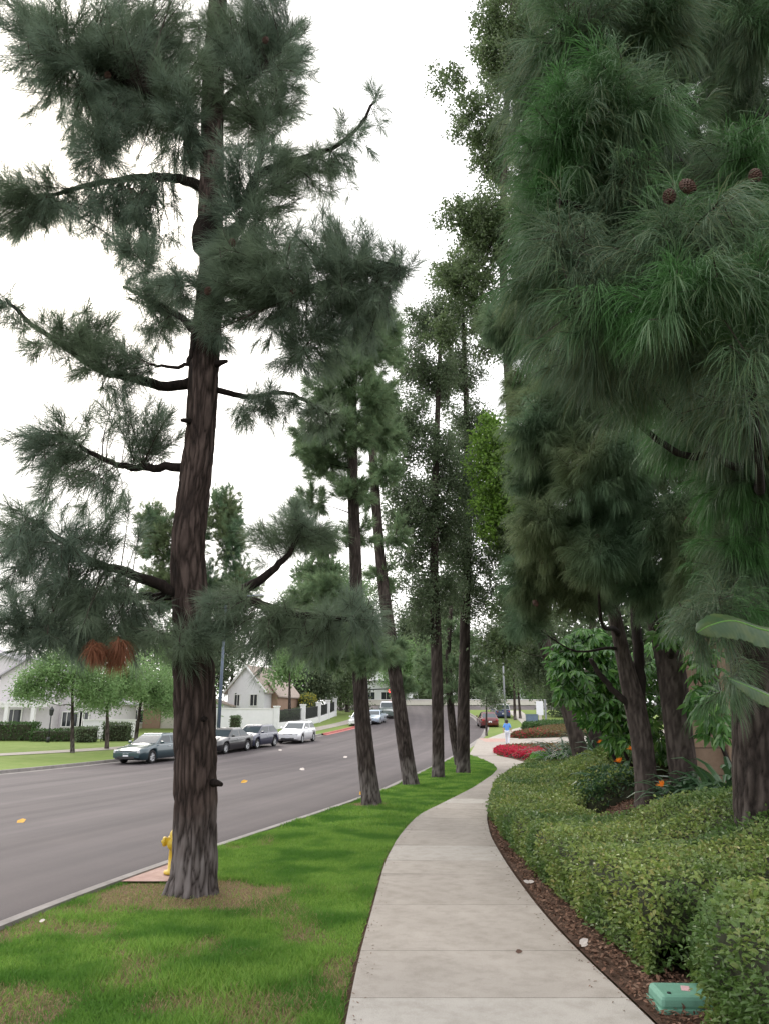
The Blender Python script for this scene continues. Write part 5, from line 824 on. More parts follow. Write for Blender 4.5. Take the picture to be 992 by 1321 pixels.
# cabinet, sign
g = P(686, 936, 72); z = float(terr(g[0], 72)); t = thing('utility_cabinet', (g[0], 72, z), 'blue-grey utility cabinet beside the white sign', 'utility cabinet'); mb = MB(); mb.box((g[0], 72, z + .62), (1.05, .7, 1.2)); mb.build('body', M['cabinet'], t, bevel=.03); mb = MB(); mb.box((g[0], 72, z + 1.245), (1.12, .78, .05)); mb.build('top', M['cabinet'], t, bevel=.01)
mb = MB(); mb.box((g[0] - .26, 71.64, z + .62), (.46, .02, 1.0)); mb.box((g[0] + .26, 71.64, z + .62), (.46, .02, 1.0)); mb.build('door', M['cabinet'], t, bevel=.006); mb = MB(); mb.box((g[0], 72, z), (1.2, .85, .1)); mb.build('plinth', M['kerb'], t)
g = P(697, 936, 73.5); z = float(terr(g[0], 73.5)); t = thing('sign', (g[0], 73.5, z), 'blank white sign board on a grey post beyond the driveway', 'sign'); a = P(695.5, 913.5, 73.5); mb = MB(); mb.box((a[0], 73.42, a[2]), (.68, .04, 1.3)); mb.build('panel', M['sign_white'], t, bevel=.008)
b = P(703, 915, 73.5); mb = MB(); mb.box((b[0], 73.5, z + 1.25), (.16, .16, 2.55)); mb.build('post', M['grey_metal'], t, bevel=.01); b = P(696.5, 926, 73.4); mb = MB(); mb.box((b[0], 73.40, b[2]), (.3, .03, .5)); mb.build('notice', M['stucco_cream'], t, bevel=.006); mb = MB(); mb.box((a[0], 73.48, (z + a[2]) / 2), (.06, .06, a[2] - z)); mb.build('stem', M['grey_metal'], t)
#PART4
# ================================================================== BUILDINGS ACROSS THE STREET
def gable(mb, c, w, d, z0, h, over=.35, rz=0., th=.14):
    """two roof slabs, ridge along local y"""
    cr, sr = math.cos(rz), math.sin(rz); T = lambda x, y, z: (c[0] + x * cr - y * sr, c[1] + x * sr + y * cr, z)
    k = over * h / (w / 2)
    for s in (-1, 1):
        e = [(s * (w / 2 + over), -d / 2 - over, z0 - k), (0, -d / 2 - over, z0 + h), (0, d / 2 + over, z0 + h), (s * (w / 2 + over), d / 2 + over, z0 - k)]
        lo = [T(*p) for p in e]; up = [T(p[0], p[1], p[2] + th) for p in e]; mb.add(lo + up, [(0, 1, 2, 3), (4, 7, 6, 5), (0, 4, 5, 1), (1, 5, 6, 2), (2, 6, 7, 3), (3, 7, 4, 0)])
def gable_wall(mb, c, w, d, z0, zt, h, rz=0.):
    mb.box((c[0], c[1], (z0 + zt) / 2), (w, d, zt - z0), rz); cr, sr = math.cos(rz), math.sin(rz); T = lambda x, y, z: (c[0] + x * cr - y * sr, c[1] + x * sr + y * cr, z)
    q = [T(-w / 2, -d / 2, zt), T(w / 2, -d / 2, zt), T(0, -d / 2, zt + h), T(-w / 2, d / 2, zt), T(w / 2, d / 2, zt), T(0, d / 2, zt + h)]
    mb.add(q, [(0, 1, 2), (5, 4, 3)])
def window(t, c, w, h, rz, wall, frame='trim', bars=1):
    cr, sr = math.cos(rz), math.sin(rz); o = lambda k: np.array([c[0] + sr * k, c[1] - cr * k, c[2]]); fm = MB(); b = .09
    ex, ez = np.array([cr, sr, 0]), np.array([0, 0, 1.])
    for s in (-1, 1): fm.box(o(.04) + ex * s * (w / 2 + b / 2), (b, .1, h + 2 * b), rz); fm.box(o(.04) + ez * s * (h / 2 + b / 2), (w, .1, b), rz)
    for k in range(bars): fm.box(o(.035) + ex * (w * ((k + 1) / (bars + 1) - .5)), (.05, .05, h), rz)
    f = fm.build('window', M[frame], t); p = MB(); p.box(o(.015), (w, .03, h), rz); p.build('pane', M['window'], f)
# pale house with pergola
X = lambda px, Y: P(px, 900, Y)[0]
Yh = 62.; zb = .45; t = thing('house', (X(30, Yh), Yh, zb), 'pale lilac two-storey house with pergola at the left edge', 'house'); w = MB(); r = MB()
c1 = (X(-25, 66), 68.); gable_wall(w, c1, 13.5, 9, zb - .6, 6.0, 1.9); gable(r, c1, 13.5, 9, 6.0, 1.9)
c2 = (X(40, 62.5), 64.6); gable_wall(w, c2, 4.6, 5.5, zb - .6, 5.3, 1.5); gable(r, c2, 4.6, 5.5, 5.3, 1.5); c3 = (X(98, 64), 66.); gable_wall(w, c3, 7.2, 6, zb - .6, 3.2, 1.1); gable(r, c3, 7.2, 6, 3.2, 1.1)
w.build('wall', M['stucco_lilac'], t); r.build('roof', M['roof_grey'], t)
yf = 61.8
for px, z, ww, hh in ((52, 4.2, .9, 1.2), (25, 4.2, .9, 1.2)): window(t, (X(px, yf), yf, z), ww, hh, 0, None)
for px in (33, 18): window(t, (X(px, 63.4), 63.4 if px < 20 else 61.8, 1.75), 1.25, 1.8, 0, None)
for px in (90, 104, 112): window(t, (X(px, 62.95), 62.95, 1.9), .7, 1.1, 0, None)
pg = MB()
for px in (-20, 12, 46): pm = MB(); pm.box((X(px, 58.6), 58.6, 1.55), (.28, .28, 2.6)); pm.build('pergola_post', M['trim'], t)
pg.box((X(15, 58.6), 58.6, 2.93), (5.6, .2, .25)); pg.box((X(15, 61.3), 61.3, 2.93), (5.6, .2, .25))
for k in range(11): pg.box((X(15, 58.6) - 2.7 + .54 * k, 59.9, 3.13), (.1, 3.4, .16))
pg.build('pergola', M['trim'], t)
# clipped hedges and wall on that side
def box_hedge(label, px0, px1, Y, H, D, group=None, mat='leaf_box', cat='hedge', name='hedge'):
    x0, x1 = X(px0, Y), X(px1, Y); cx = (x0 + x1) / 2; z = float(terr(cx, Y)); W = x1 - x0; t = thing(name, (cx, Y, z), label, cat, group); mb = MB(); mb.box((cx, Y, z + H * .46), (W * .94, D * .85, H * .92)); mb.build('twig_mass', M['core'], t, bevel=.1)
    n = int((W * D + 2 * (W + D) * H) * 95); q = rng.random((n, 3)) - .5; f = rng.choice([0, 1, 2], n, p=[.3, .4, .3]); sg = np.sign(rng.random(n) - .5)
    for a in (0, 1): q[f == a, a] = .5 * sg[f == a]
    q[f == 2, 2] = .5; p = np.array([cx, Y, z + H / 2]) + q * np.array([W, D, H]) + rng.normal(size=(n, 3)) * .04; mb = MB(); leaves(mb, p, rdir(n), rdir(n) + np.array([0, 0, .5]), .13, .09); mb.build('leaves', M[mat], t)
box_hedge('clipped green hedge before the pergola of the pale house', -40, 52, 55.5, 1.2, 1.2); box_hedge('low clipped hedge between garden lamp and white wall', 50, 104, 54.5, .75, 1.0); box_hedge('dark round-topped bush beside the white wall', 106, 129, 53.5, .95, 1.2, None, 'leaf_dark', 'bush', 'bush'); box_hedge('dark olive bush behind the pale tree trunk', 140, 172, 55, 1.15, 1.2, None, 'leaf_far', 'bush', 'bush'); box_hedge('small dark bush by the garden wall gate', 300, 312, 66, 1.3, .9, None, 'leaf_dark', 'bush', 'bush')
def wall_line(name, label, a, b, H, th, mat, cap=True):
    a, b = np.array(a, float), np.array(b, float); n = max(2, int(np.linalg.norm(b - a) / 2.2)); mid = (a + b) / 2; t = thing(name, (*mid, float(terr(*mid))), label, 'wall'); mb, cm = MB(), MB(); tg = (b - a) / np.linalg.norm(b - a); rz = math.atan2(tg[1], tg[0])
    L = np.linalg.norm(b - a) / n; z0 = min(float(terr(*a)), float(terr(*b))); z1 = max(float(terr(*a)), float(terr(*b)))
    mb.box((*mid, (z0 + z1 + H) / 2 - .1), (L * n, th, z1 - z0 + H + .2), rz); cm.box((*mid, z1 + H + .045), (L * n + .08, th + .1, .09), rz); mb.build('wall_body', M[mat], t); cm.build('coping', M['trim'], t); return t
wall_line('garden_wall', 'white garden wall across the street behind the pale-trunked young tree', (X(112, 57), 57), (X(178, 59), 59), 1.25, .2, 'stucco_white')
# brown-doored house behind the teal sedan
Yq = 72.; t = thing('house', (X(205, Yq), Yq, .8), 'low tan-roofed house behind the teal sedan', 'house'); w, r = MB(), MB(); c = (X(200, 74), 75.); gable_wall(w, c, 8.6, 6, .2, 3.6, 1.3, PI / 2 * 0); w.build('wall', M['stucco_cream'], t); gable(r, c, 8.6, 6, 3.6, 1.3); r.build('roof', M['roof_tile'], t); d = MB(); d.box((X(194, 71.9), 71.9, 1.9), (.95, .12, 2.1)); d.build('door', M['stucco_tan'], t); window(t, (X(180, 71.95), 71.95, 2.2), 1.2, 1.1, 0, None); d = MB(); d.box((X(205, 71.9), 71.9, 1.9), (.7, .2, 2.6)); d.build('pillar', M['stucco_tan'], t)
# gabled house
t = thing('house', (X(330, 80), 80, 1.6), 'white gabled house with clay tile roof behind the garden wall', 'house'); w, r = MB(), MB(); rz = -.35
c = (X(333, 82), 82.5); gable_wall(w, c, 4.4, 5.4, .9, 4.9, 2.5, rz); gable(r, c, 4.4, 5.4, 4.9, 2.5, .3, rz); c2 = (X(362, 84), 83.2); wt = MB(); gable_wall(wt, c2, 2.3, 5, 1.2, 4.5, 1.3, rz); gable(r, c2, 2.3, 5, 4.5, 1.3, .25, rz); c3 = (X(262, 80), 81.5); gable_wall(w, c3, 6.4, 5, .6, 3.3, .9, 0); gable(r, c3, 6.4, 5, 3.3, .9, .3, 0)
w.build('wall', M['stucco_white'], t); wt.build('wall', M['stucco_tan'], t); r.build('roof', M['roof_tile'], t)
fy = lambda c, D, k: (c[0] + math.sin(rz) * (D / 2) + math.cos(rz) * k, c[1] - math.cos(rz) * (D / 2) + math.sin(rz) * k)
bb = MB()
for s in (-1, 1):
    a = np.array([*fy(c, 6.0, 0), 7.42]); e = np.array([*fy(c, 6.0, s * 2.6), 4.62]); bb.tube([a, e], .11, 6)
bb.build('bargeboard', M['trim'], t)
for k, ww in ((-1.0, .6), (1.0, .8)): window(t, (*fy(c, 5.4, k), 3.9), ww, 1.1, rz, None)
window(t, (*fy(c2, 5, 0), 3.4), .5, 1.3, rz, None); window(t, (X(287, 79), 79.0, 2.5), 1.3, 1.2, 0, None)
wall_line('garden_wall', 'white garden wall before the gabled house behind the silver vehicle', (X(266, 69), 69.), (X(357, 71), 71.), 1.75, .22, 'stucco_white')
# iron fence with white pillars climbing beside the sidewalk
fp = [P(357, 930, 71), P(391, 926, 75.5), P(411, 922, 81), P(423, 919, 86.5), P(432, 916, 91)]; t = thing('garden_fence', (fp[2][0], fp[2][1], float(terr(fp[2][0], fp[2][1]))), 'iron panel fence with white pillars climbing the hill', 'fence')
for a in fp:
    z = float(terr(a[0], a[1])); mb = MB(); mb.box((a[0], a[1], z + .95), (.5, .5, 2.0)); mb.build('pillar', M['stucco_white'], t, bevel=.02); mb = MB(); mb.box((a[0], a[1], z + 2.0), (.62, .62, .12)); mb.build('pillar_cap', M['trim'], t, bevel=.02)
for a, b in zip(fp[:-1], fp[1:]):
    A, B = np.array([a[0], a[1], float(terr(a[0], a[1]))]), np.array([b[0], b[1], float(terr(b[0], b[1]))]); d = B - A; L = np.linalg.norm(d[:2]); rz2 = math.atan2(d[1], d[0]); mb = MB(); q = np.array([-d[1], d[0], 0]) / L * .1
    def slab(mb, z0, z1, th):
        n = np.array([-d[1], d[0], 0]) / L * th / 2; mb.add([A - n + [0, 0, z0], B - n + [0, 0, z0], B + n + [0, 0, z0], A + n + [0, 0, z0], A - n + [0, 0, z1], B - n + [0, 0, z1], B + n + [0, 0, z1], A + n + [0, 0, z1]], [(3, 2, 1, 0), (4, 5, 6, 7), (0, 1, 5, 4), (1, 2, 6, 5), (2, 3, 7, 6), (3, 0, 4, 7)])
    slab(mb, -.2, .55, .2); mb.build('base_wall', M['stucco_white'], t); mb = MB(); slab(mb, .62, .68, .05); slab(mb, 1.62, 1.68, .05)
    for k in np.arange(.25, L, .13): c_0 = A + d * k / L; mb.box((c_0[0], c_0[1], c_0[2] + 1.15), (.03, .03, 1.0), rz2)
    mb.build('iron_panel', M['dark_metal'], t)
mound('shrub', 'green hedge plants behind the iron fence', 'shrub', [(X(362, 74), 74), (X(388, 79), 77.5), (X(425, 92), 90), (X(410, 94), 93), (X(380, 82), 81), (X(360, 77), 77)], 1.25, [('leaves', M['leaf_far'], .2, 1., None)], dens=60)
mound('shrub', 'yellow flowering bush above the iron fence', 'shrub', [(X(388, 86), 84.5), (X(398, 86), 84), (X(410, 88), 86), (X(408, 90), 88.5), (X(392, 90), 88.5)], 2.5, [('leaves', M['leaf_tall'], .2, .7, None), ('blossoms', M['flower_yellow'], .2, .8, None)], dens=80)
# far buildings and walls
wall_line('retaining_wall', 'long pale low wall along the far side of the cross street', (-8, 112.6), (24, 112.6), .75, .3, 'stucco_cream')
def tower(label, x0, x1, y, H, floors):
    z = 4.; t = thing('office_building', ((x0 + x1) / 2, y, z), label, 'building'); b, g = MB(), MB(); fh = H / floors; W = x1 - x0; cx = (x0 + x1) / 2
    g.box((cx, y + 6, z + H / 2), (W - .6, 11.4, H - .2)); g.build('window_band', M['window'], t)
    for k in range(floors + 1): b.box((cx, y + 6, z + k * fh), (W, 12, fh * .52))
    for x in np.arange(x0 + .2, x1 + .1, 5): b.box((x, y + .1, z + H / 2), (.35, .3, H))
    b.build('wall', M['stucco_white'], t)
tower('white office block with dark window bands seen between the trees right of centre', 20, 42, 168, 15, 4); tower('white office block glimpsed above the road end', -3, 12, 178, 16.5, 4)
Yt2 = 124.; t = thing('house', (X(487, Yt2), Yt2, 4.2), 'small white building beyond the cross street above the white cars', 'house'); w, r = MB(), MB(); c = (X(484, 127), 127.); gable_wall(w, c, 7.5, 6, 3.6, 7.2, 1.1); w.build('wall', M['stucco_white'], t); gable(r, c, 7.5, 6, 7.2, 1.1); r.build('roof', M['roof_grey'], t); window(t, (X(478, 124), 123.98, 5.8), 1.4, 1.2, 0, None); window(t, (X(498, 124), 123.98, 5.8), 1.4, 1.2, 0, None)

# ================================================================== CARS (local x forward)
def car(kind, paint, label, pos, rz, group='cars parked along the street', glass='glass', two=None):
    SH = dict(sedan=dict(L=4.75, W=.91, R=.33, wb=2.75, hood=.88, belt=.93, deck=1.0, ws=(.95, .25), rw=(-1.05, -1.75), top=1.45, tw=.60, nose=.66), suv=dict(L=4.55, W=.92, R=.36, wb=2.65, hood=1.02, belt=1.06, deck=1.06, ws=(.95, .45), rw=(-1.75, -2.1), top=1.68, tw=.70, nose=.8),
              hatch=dict(L=4.3, W=.88, R=.32, wb=2.6, hood=.90, belt=.95, deck=.98, ws=(1.0, .3), rw=(-1.45, -1.95), top=1.48, tw=.62, nose=.68), pickup=dict(L=5.4, W=.96, R=.38, wb=3.4, hood=1.12, belt=1.18, deck=1.18, ws=(1.05, .6), rw=(-.55, -.75), top=1.85, tw=.74, nose=.9))[kind]
    L, W, R, wb, top, tw = (SH[k] for k in ('L', 'W', 'R', 'wb', 'top', 'tw')); t = thing('parked_car' if kind != 'pickup' else 'pickup_truck', (0, 0, 0), label, {'sedan': 'car', 'hatch': 'car', 'suv': 'car', 'pickup': 'pickup truck'}[kind], group)
    xs = np.unique(np.concatenate([np.linspace(-L / 2, L / 2, 40), *[np.linspace(s * wb / 2 - R - .1, s * wb / 2 + R + .1, 17) for s in (-1, 1)]])); V = []
    wsb = SH['ws'][0]; rwb = SH['rw'][1]
    for x in xs:
        f = abs(x) / (L / 2); w = W * (1 - .16 * sst(.74, 1, f) ** 1.3); zt = np.interp(x, [-L / 2, -L / 2 + .12, rwb, wsb, L / 2 - .25, L / 2], [SH['deck'] - .2, SH['deck'], SH['belt'] + .02, SH['belt'] + .02, SH['hood'] - .12, SH['nose']])
        zb = .20 + .12 * sst(.86, 1, f); arch_ = 0
        for s in (-1, 1):
            dx = x - s * wb / 2; RR = R + .055
            if abs(dx) < RR: arch_ = max(arch_, R + math.sqrt(RR * RR - dx * dx))
        zo = max(zb, min(arch_, zt - .12)); zm = max(.55, zo + .02)
        half = [(0, zb), (w * .55, zb), (w * .80, zb if not arch_ else zb), (w * .90 if not arch_ else w * .80, zb if not arch_ else zo - .02), (w * .985, zo + .015), (w, zm), (w * .985, zt - .12 if zt - .12 > zm else zm + .01), (w * .93, zt - .03), (w * .80, zt), (0, zt + .035)]
        V.append([(x, -a, z) for a, z in half] + [(x, a, z) for a, z in half[-2:0:-1]])
    V = np.array(V); n = V.shape[1]; mb = MB(); i, j = np.meshgrid(np.arange(len(xs) - 1), np.arange(n), indexing='ij'); k = (j + 1) % n; mb.add(V.reshape(-1, 3), np.stack([i * n + j, (i + 1) * n + j, (i + 1) * n + k, i * n + k], -1).reshape(-1, 4))
    for e in (0, -1): cc = V[e].mean(0); cc[2] = (V[e][:, 2].min() + V[e][:, 2].max()) / 2; mb.add(np.vstack([V[e], cc + [(.05 if e else -.05), 0, 0]]), [(q, (q + 1) % n, n) if e == 0 else ((q + 1) % n, q, n) for q in range(n)])
    mb.build('body', M[paint], t, True)
    # cabin shell and glass
    b = SH['belt'] + .015; x1, x2 = SH['ws']; x3, x4 = SH['rw']; wbt = W * .88
    def ring(x_a, x_b, w_, z): return [(x_a, -w_, z), (x_b, -w_, z), (x_b, w_, z), (x_a, w_, z)]
    lo = ring(x4, x1, wbt, b); m_ = ring(x3 - .0, x2, tw + .06, top - .10); up = ring(x3 + .12, x2 - .14, tw - .04, top); cm = MB(); cm.add(lo + m_ + up, [(0, 1, 5, 4), (1, 2, 6, 5), (2, 3, 7, 6), (3, 0, 4, 7), (4, 5, 9, 8), (5, 6, 10, 9), (6, 7, 11, 10), (7, 4, 8, 11), (8, 9, 10, 11)])
    cm.build('roof', M[two or paint], t, bevel=.05)
    lo, m_ = np.array(lo, float), np.array(m_, float)
    def pane(name, q, ins, off):
        q = np.array(q, float); c = q.mean(0); nn = np.cross(q[1] - q[0], q[3] - q[0]); nn /= np.linalg.norm(nn); 
        if np.dot(nn, c - np.array([(x1 + x4) / 2, 0, b])) < 0: nn = -nn
        q = c + (q - c) * ins + nn * off; g_ = MB(); g_.add(np.vstack([q, q - nn * .012]), [(0, 1, 2, 3), (7, 6, 5, 4), (0, 4, 5, 1), (1, 5, 6, 2), (2, 6, 7, 3), (3, 7, 4, 0)]); g_.build(name, M[glass], t)
    pane('windshield', [lo[1], lo[2], m_[2], m_[1]], np.array([[.9, .9, .88]]), .008); pane('rear_window', [lo[3], lo[0], m_[0], m_[3]], np.array([[.88, .88, .85]]), .008)
    sp = [.0, .48, 1.] if kind != 'pickup' else [0, .45, 1.]
    for s, (a, c0, d0, e0) in ((-1, (lo[0], lo[1], m_[1], m_[0])), (1, (lo[3], lo[2], m_[2], m_[3]))):
        for k in range(2):
            f0, f1 = sp[k] + .03, sp[k + 1] - .03; lerp = lambda p, q, f: p + (q - p) * f; lo0, lo1 = lerp(a, c0, f0), lerp(a, c0, f1); u0, u1 = lerp(e0, d0, f0), lerp(e0, d0, f1)
            pane('side_window', [lo0 + (u0 - lo0) * .1, lo1 + (u1 - lo1) * .1, lo0 * .06 + u1 * .94 if False else lo1 + (u1 - lo1) * .93, lo0 + (u0 - lo0) * .93], .98, .007)
    # wheels
    tw_ = None
    for sx_ in (-1, 1):
        for sy_ in (-1, 1):
            if tw_ is None:
                tm = MB(); tm.lathe([(R * .62, -.09), (R * .93, -.10), (R, -.07), (R, .07), (R * .93, .10), (R * .62, .09), (R * .62, -.09)], (0, 0, 0), 28, 'y'); ty = tm.build('wheel', M['rubber'], t, True); rm = MB(); rm.lathe([(0, .03), (R * .2, .05), (R * .22, .035)], (0, 0, 0), 14, 'y'); rm.lathe([(R * .66, .092), (R * .58, .07), (R * .55, -.02), (0, -.03)], (0, 0, 0), 28, 'y')
                for q in range(7): a = q * TWO / 7; rm.box((R * .36 * math.cos(a), .045, R * .36 * math.sin(a)), (.05, .03, .05)); rm.tube([(R * .1 * math.cos(a), .045, R * .1 * math.sin(a)), (R * .6 * math.cos(a), .06, R * .6 * math.sin(a))], .026, 6)
                ri = rm.build('rim', M['alloy'], ty); tw_ = ty; wh = ty
            else: wh = tw_.copy(); C.objects.link(wh); wh.parent = t; r2 = ri.copy(); C.objects.link(r2); r2.parent = wh
            wh.location = (sx_ * wb / 2, sy_ * (W - .105), R); wh.rotation_euler = (0, 0, 0 if sy_ > 0 else PI)
    xf = L / 2; hz_ = SH['nose'] + .0
    for s in (-1, 1):
        h_ = MB(); h_.box((xf - .09, s * W * .64, hz_ - .03), (.13, .36, .15), -s * .42); h_.build('headlight', M['lamp_clear'], t, bevel=.03); h_ = MB(); h_.box((-xf + .06, s * W * .66, SH['deck'] - .22), (.12, .30, .16), s * .35); h_.build('tail_light', M['lamp_red'], t, bevel=.03)
        h_ = MB(); h_.box((x1 - .25, s * (W + .07), b + .07), (.12, .2, .13)); h_.build('mirror', M[paint], t, bevel=.04)
        for q in (.30, -.62):
            h_ = MB(); h_.box((x2 - .35 + (q - .3), s * (W + .003), SH['belt'] - .13), (.2, .02, .03)); h_.build('door_handle', M['alloy'] if kind != 'suv' else M[paint], t, bevel=.008)
    h_ = MB(); h_.box((xf - .01, 0, hz_ - .06), (.05, W * .85, .14)); h_.build('grille', M['black_trim'], t, bevel=.02); h_ = MB(); h_.box((xf - .0, 0, .34), (.05, W * 1.1, .14)); h_.build('air_intake', M['black_trim'], t, bevel=.02); h_ = MB(); h_.box((xf + .03, 0, .47), (.02, .31, .155)); h_.build('number_plate', M['plate'], t); h_ = MB(); h_.box((-xf - .035, 0, .62), (.02, .31, .155)); h_.build('number_plate', M['plate'], t)
    h_ = MB(); h_.box((0, 0, .24), (L * .8, W * 1.5, .1)); h_.build('underbody', M['black_trim'], t)
    if kind == 'pickup':
        h_ = MB(); 
        for s in (-1, 1): h_.box((-1.7, s * .86, 1.26), (1.85, .08, .16))
        h_.box((-2.6, 0, 1.26), (.08, 1.7, .16)); h_.build('bed_rail', M[paint], t, bevel=.02)
    x, y = pos; z = float(terr(x, y)) - .125; d = .6; sl = math.atan2(float(terr(x + math.cos(rz) * d, y + math.sin(rz) * d) - terr(x - math.cos(rz) * d, y - math.sin(rz) * d)), 2 * d); t.location = (x, y, z); t.rotation_euler = (0, -sl, rz); return t
def hd(fn, y): d = float(fn(y + 1) - fn(y - 1)) / 2; return math.atan2(1, d)
def at_px(px, Y): return (float(P(px, 950, Y)[0]), Y)
for kind, paint, label, px, Y, gl in (('sedan', 'paint_teal', 'dark teal sedan parked left of the big pine trunk', 200, 39.4, 'glass'), ('sedan', 'paint_black', 'black sedan half hidden right of the big pine trunk', 291, 46, 'glass'), ('hatch', 'paint_navy', 'dark navy car parked between black sedan and silver vehicle', 330, 50, 'glass'),
                                   ('hatch', 'paint_white', 'silver-white vehicle parked by the driveway ramp', 384, 55.5, 'glass'), ('hatch', 'paint_white', 'white car half hidden behind the nearest slender pine', 465, 77, 'glass'), ('sedan', 'paint_silverblue', 'pale blue car just right of the nearest slender trunk', 484, 81.5, 'glass')):
    x, y = at_px(px, Y); o = car(kind, paint, label, (x, y), hd(farX, y) + PI + (.10 if px == 384 else .02)); o.scale = (.88,) * 3 if kind == 'suv' else (.98,) * 3 if px == 384 else (.95,) * 3
x, y = at_px(501, 91); car('pickup', 'paint_grey', 'grey-green pickup with white roof facing us at the road end', (x, y), hd(farX, 90) + PI + .1, 'vehicles at the road end', two='paint_white')
x, y = at_px(629, 76); car('sedan', 'paint_red', 'red car at the right kerb seen from behind', (x, y), hd(kerbX, 76) + .02); x, y = at_px(646, 90); car('suv', 'paint_blue', 'dark blue vehicle with white roof behind the red car', (x, y), hd(kerbX, 88) + .05, two='paint_white')
# ================================================================== PERSON
def skinned(name, verts, edges, radii, mat, parent, sub=2):
    me = bpy.data.meshes.new(name); me.from_pydata([tuple(v) for v in verts], edges, []); o = bpy.data.objects.new(name, me); C.objects.link(o); o.parent = parent; md = o.modifiers.new('skin', 'SKIN'); md.use_smooth_shade = True; o.modifiers.new('sub', 'SUBSURF').levels = sub; o.modifiers['sub'].render_levels = sub
    for d, r in zip(me.skin_vertices[0].data, radii): d.radius = (r, r) if np.isscalar(r) else r
    me.skin_vertices[0].data[0].use_root = True; me.materials.append(mat); return o
px_, py_ = at_px(654, 49.5); pz = float(terr(px_, py_)) + .012; t = thing('person', (px_, py_, pz), 'person in light blue shirt and pale trousers walking away on the driveway', 'person', rz=-.35)
sc = .92
J = dict(pelvis=(0, 0, .94), waist=(0, .01, 1.08), chest=(0, .02, 1.30), neck=(0, .02, 1.46), head=(0, .03, 1.56), top=(0, .03, 1.68), hl=(-.09, 0, .90), kl=(-.10, .10, .50), al=(-.10, .12, .09), tl=(-.11, .26, .04), hr=(.09, 0, .90), kr=(.10, -.02, .50), ar=(.10, -.22, .12), tr=(.11, -.10, .04), sl=(-.17, .02, 1.40), el=(-.25, -.03, 1.14), wl=(-.24, -.10, .90), gl=(-.24, -.12, .81), sr=(.17, .02, 1.40), er=(.25, .06, 1.14), wr=(.24, .16, .92), gr=(.24, .19, .83))
ks = list(J); rad = dict(pelvis=(.15, .11), waist=(.13, .10), chest=(.16, .115), neck=.055, head=.088, top=.06, hl=.09, kl=.055, al=.038, tl=.03, hr=.09, kr=.055, ar=.038, tr=.03, sl=.06, el=.042, wl=.03, gl=.025, sr=.06, er=.042, wr=.03, gr=.025)
ed = [('pelvis', 'waist'), ('waist', 'chest'), ('chest', 'neck'), ('neck', 'head'), ('head', 'top'), ('pelvis', 'hl'), ('hl', 'kl'), ('kl', 'al'), ('al', 'tl'), ('pelvis', 'hr'), ('hr', 'kr'), ('kr', 'ar'), ('ar', 'tr'), ('chest', 'sl'), ('sl', 'el'), ('el', 'wl'), ('wl', 'gl'), ('chest', 'sr'), ('sr', 'er'), ('er', 'wr'), ('wr', 'gr')]
def sub(keys, grow, name, mat, k2=None):
    e = [(keys.index(a), keys.index(b)) for a, b in ed if a in keys and b in keys]; r = [tuple(np.array(rad[k]) * 1.0 + grow) if not np.isscalar(rad[k]) else rad[k] + grow for k in keys]; return skinned(name, [np.array(J[k]) * sc for k in keys], e, [np.array(q) * sc if not np.isscalar(q) else q * sc for q in r], mat, t)
sub(ks, 0, 'body', M['skin']); sub(['waist', 'pelvis', 'chest', 'sl', 'el', 'sr', 'er'], .028, 'shirt', M['cloth_blue']); sub(['pelvis', 'hl', 'kl', 'al', 'hr', 'kr', 'ar'], .02, 'trousers', M['cloth_white'])
mb = MB(); mb.lathe([(0, .13), (.07, .115), (.105, .05), (.112, -.02), (.10, -.09), (.06, -.12)], (0, 0, 0), 18); h_ = mb.build('hair', M['hair'], t, True); h_.location = (0, -.02 * sc, 1.605 * sc); h_.scale = (sc,) * 3
for k in ('tl', 'tr'):
    mb = MB(); q = np.array(J[k]) * sc; mb.box((q[0], q[1] - .09, .035 if k == 'tl' else .04), (.09, .26, .07)); s_ = mb.build('shoe', M['rubber'], t, bevel=.02); s_.location = (0, 0, 0)
    me = s_.data; co = np.zeros(len(me.vertices) * 3); me.vertices.foreach_get('co', co); co = co.reshape(-1, 3) + np.array(t.location); me.vertices.foreach_set('co', co.ravel())
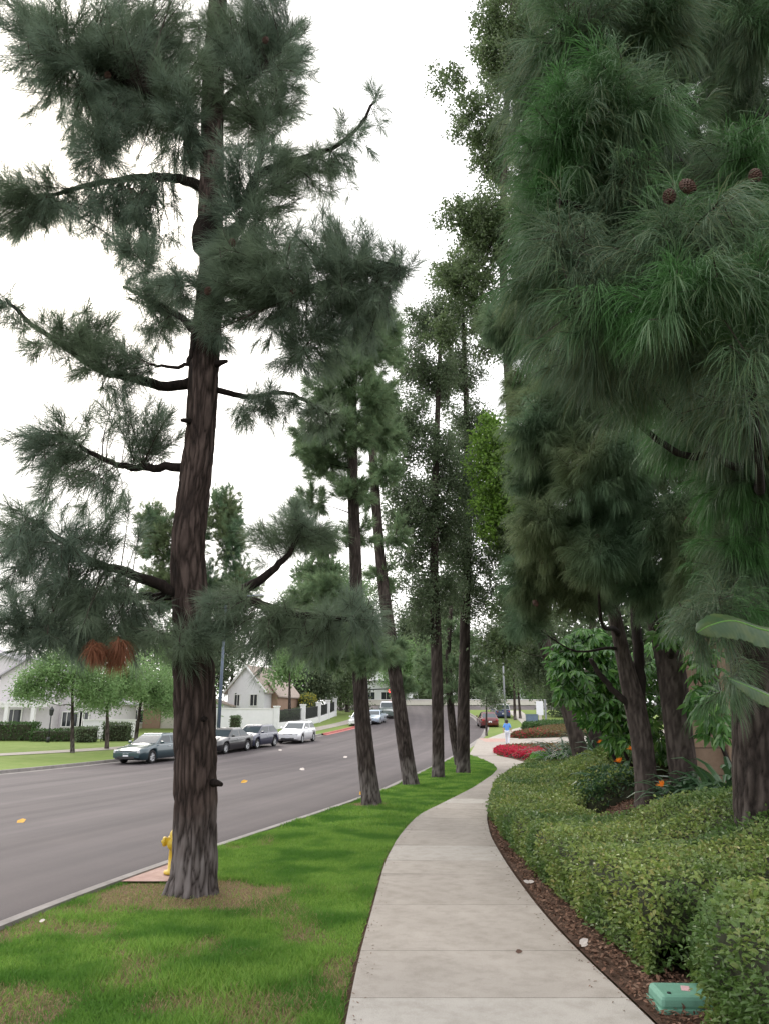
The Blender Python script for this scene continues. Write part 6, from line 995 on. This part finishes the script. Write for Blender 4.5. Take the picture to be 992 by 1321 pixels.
hc = np.zeros(len(h_.data.vertices) * 3); h_.data.vertices.foreach_get('co', hc); hc = hc.reshape(-1, 3) + np.array(t.location); h_.data.vertices.foreach_set('co', hc.ravel())

# ================================================================== CAMERA, LIGHT, WORLD
cam = bpy.data.cameras.new('camera'); co = bpy.data.objects.new('camera', cam); C.objects.link(co); co.location = (0, 0, EYE); co.rotation_euler = (PI / 2 + PITCH, 0, 0); cam.sensor_fit = 'VERTICAL'; cam.sensor_height = 36; cam.lens = 36 * F / 1321; cam.clip_end = 3000; cam.clip_start = .05
S = bpy.context.scene; S.camera = co
EL, AZ = math.radians(38), math.radians(-28)          # brighter sky ahead and to the left
sun = bpy.data.lights.new('sun', 'SUN'); sun.energy = 1.3; sun.angle = math.radians(24); sun.color = (1, .95, .87); so = bpy.data.objects.new('sun', sun); C.objects.link(so); so.location = (-20, 40, 60); so.rotation_euler = (-(PI / 2 - EL), 0, -AZ)
w = bpy.data.worlds.new('World'); S.world = w; w.use_nodes = True; nt = w.node_tree; bg = nt.nodes['Background']; sky = nt.nodes.new('ShaderNodeTexSky'); sky.sky_type = 'NISHITA'; sky.sun_disc = False; sky.sun_elevation = EL; sky.sun_rotation = AZ; sky.air_density = 1.; sky.dust_density = 6.; sky.ozone_density = 1.
tc = nt.nodes.new('ShaderNodeTexCoord'); cl = noise(nt, 1.6, 5, .55, vec=tc.outputs['Generated'], stretch=(1, 1, 2.2)); cr_ = ramp(nt, [(.25, (10.5, 10.5, 10.9)), (.75, (13.5, 13.3, 13.0))]); nt.links.new(cl.outputs['Fac'], cr_.inputs['Fac'])
nt.links.new(mixc(nt, .84, sky.outputs['Color'], cr_.outputs['Color']), bg.inputs['Color']); bg.inputs['Strength'].default_value = .13
S.render.engine = 'CYCLES'; S.cycles.max_bounces = 8; S.cycles.diffuse_bounces = 5; S.cycles.glossy_bounces = 2; S.cycles.transmission_bounces = 3; S.cycles.use_denoising = True
S.view_settings.view_transform = 'Standard'; S.view_settings.look = 'None'; S.view_settings.exposure = .5; S.view_settings.gamma = 1
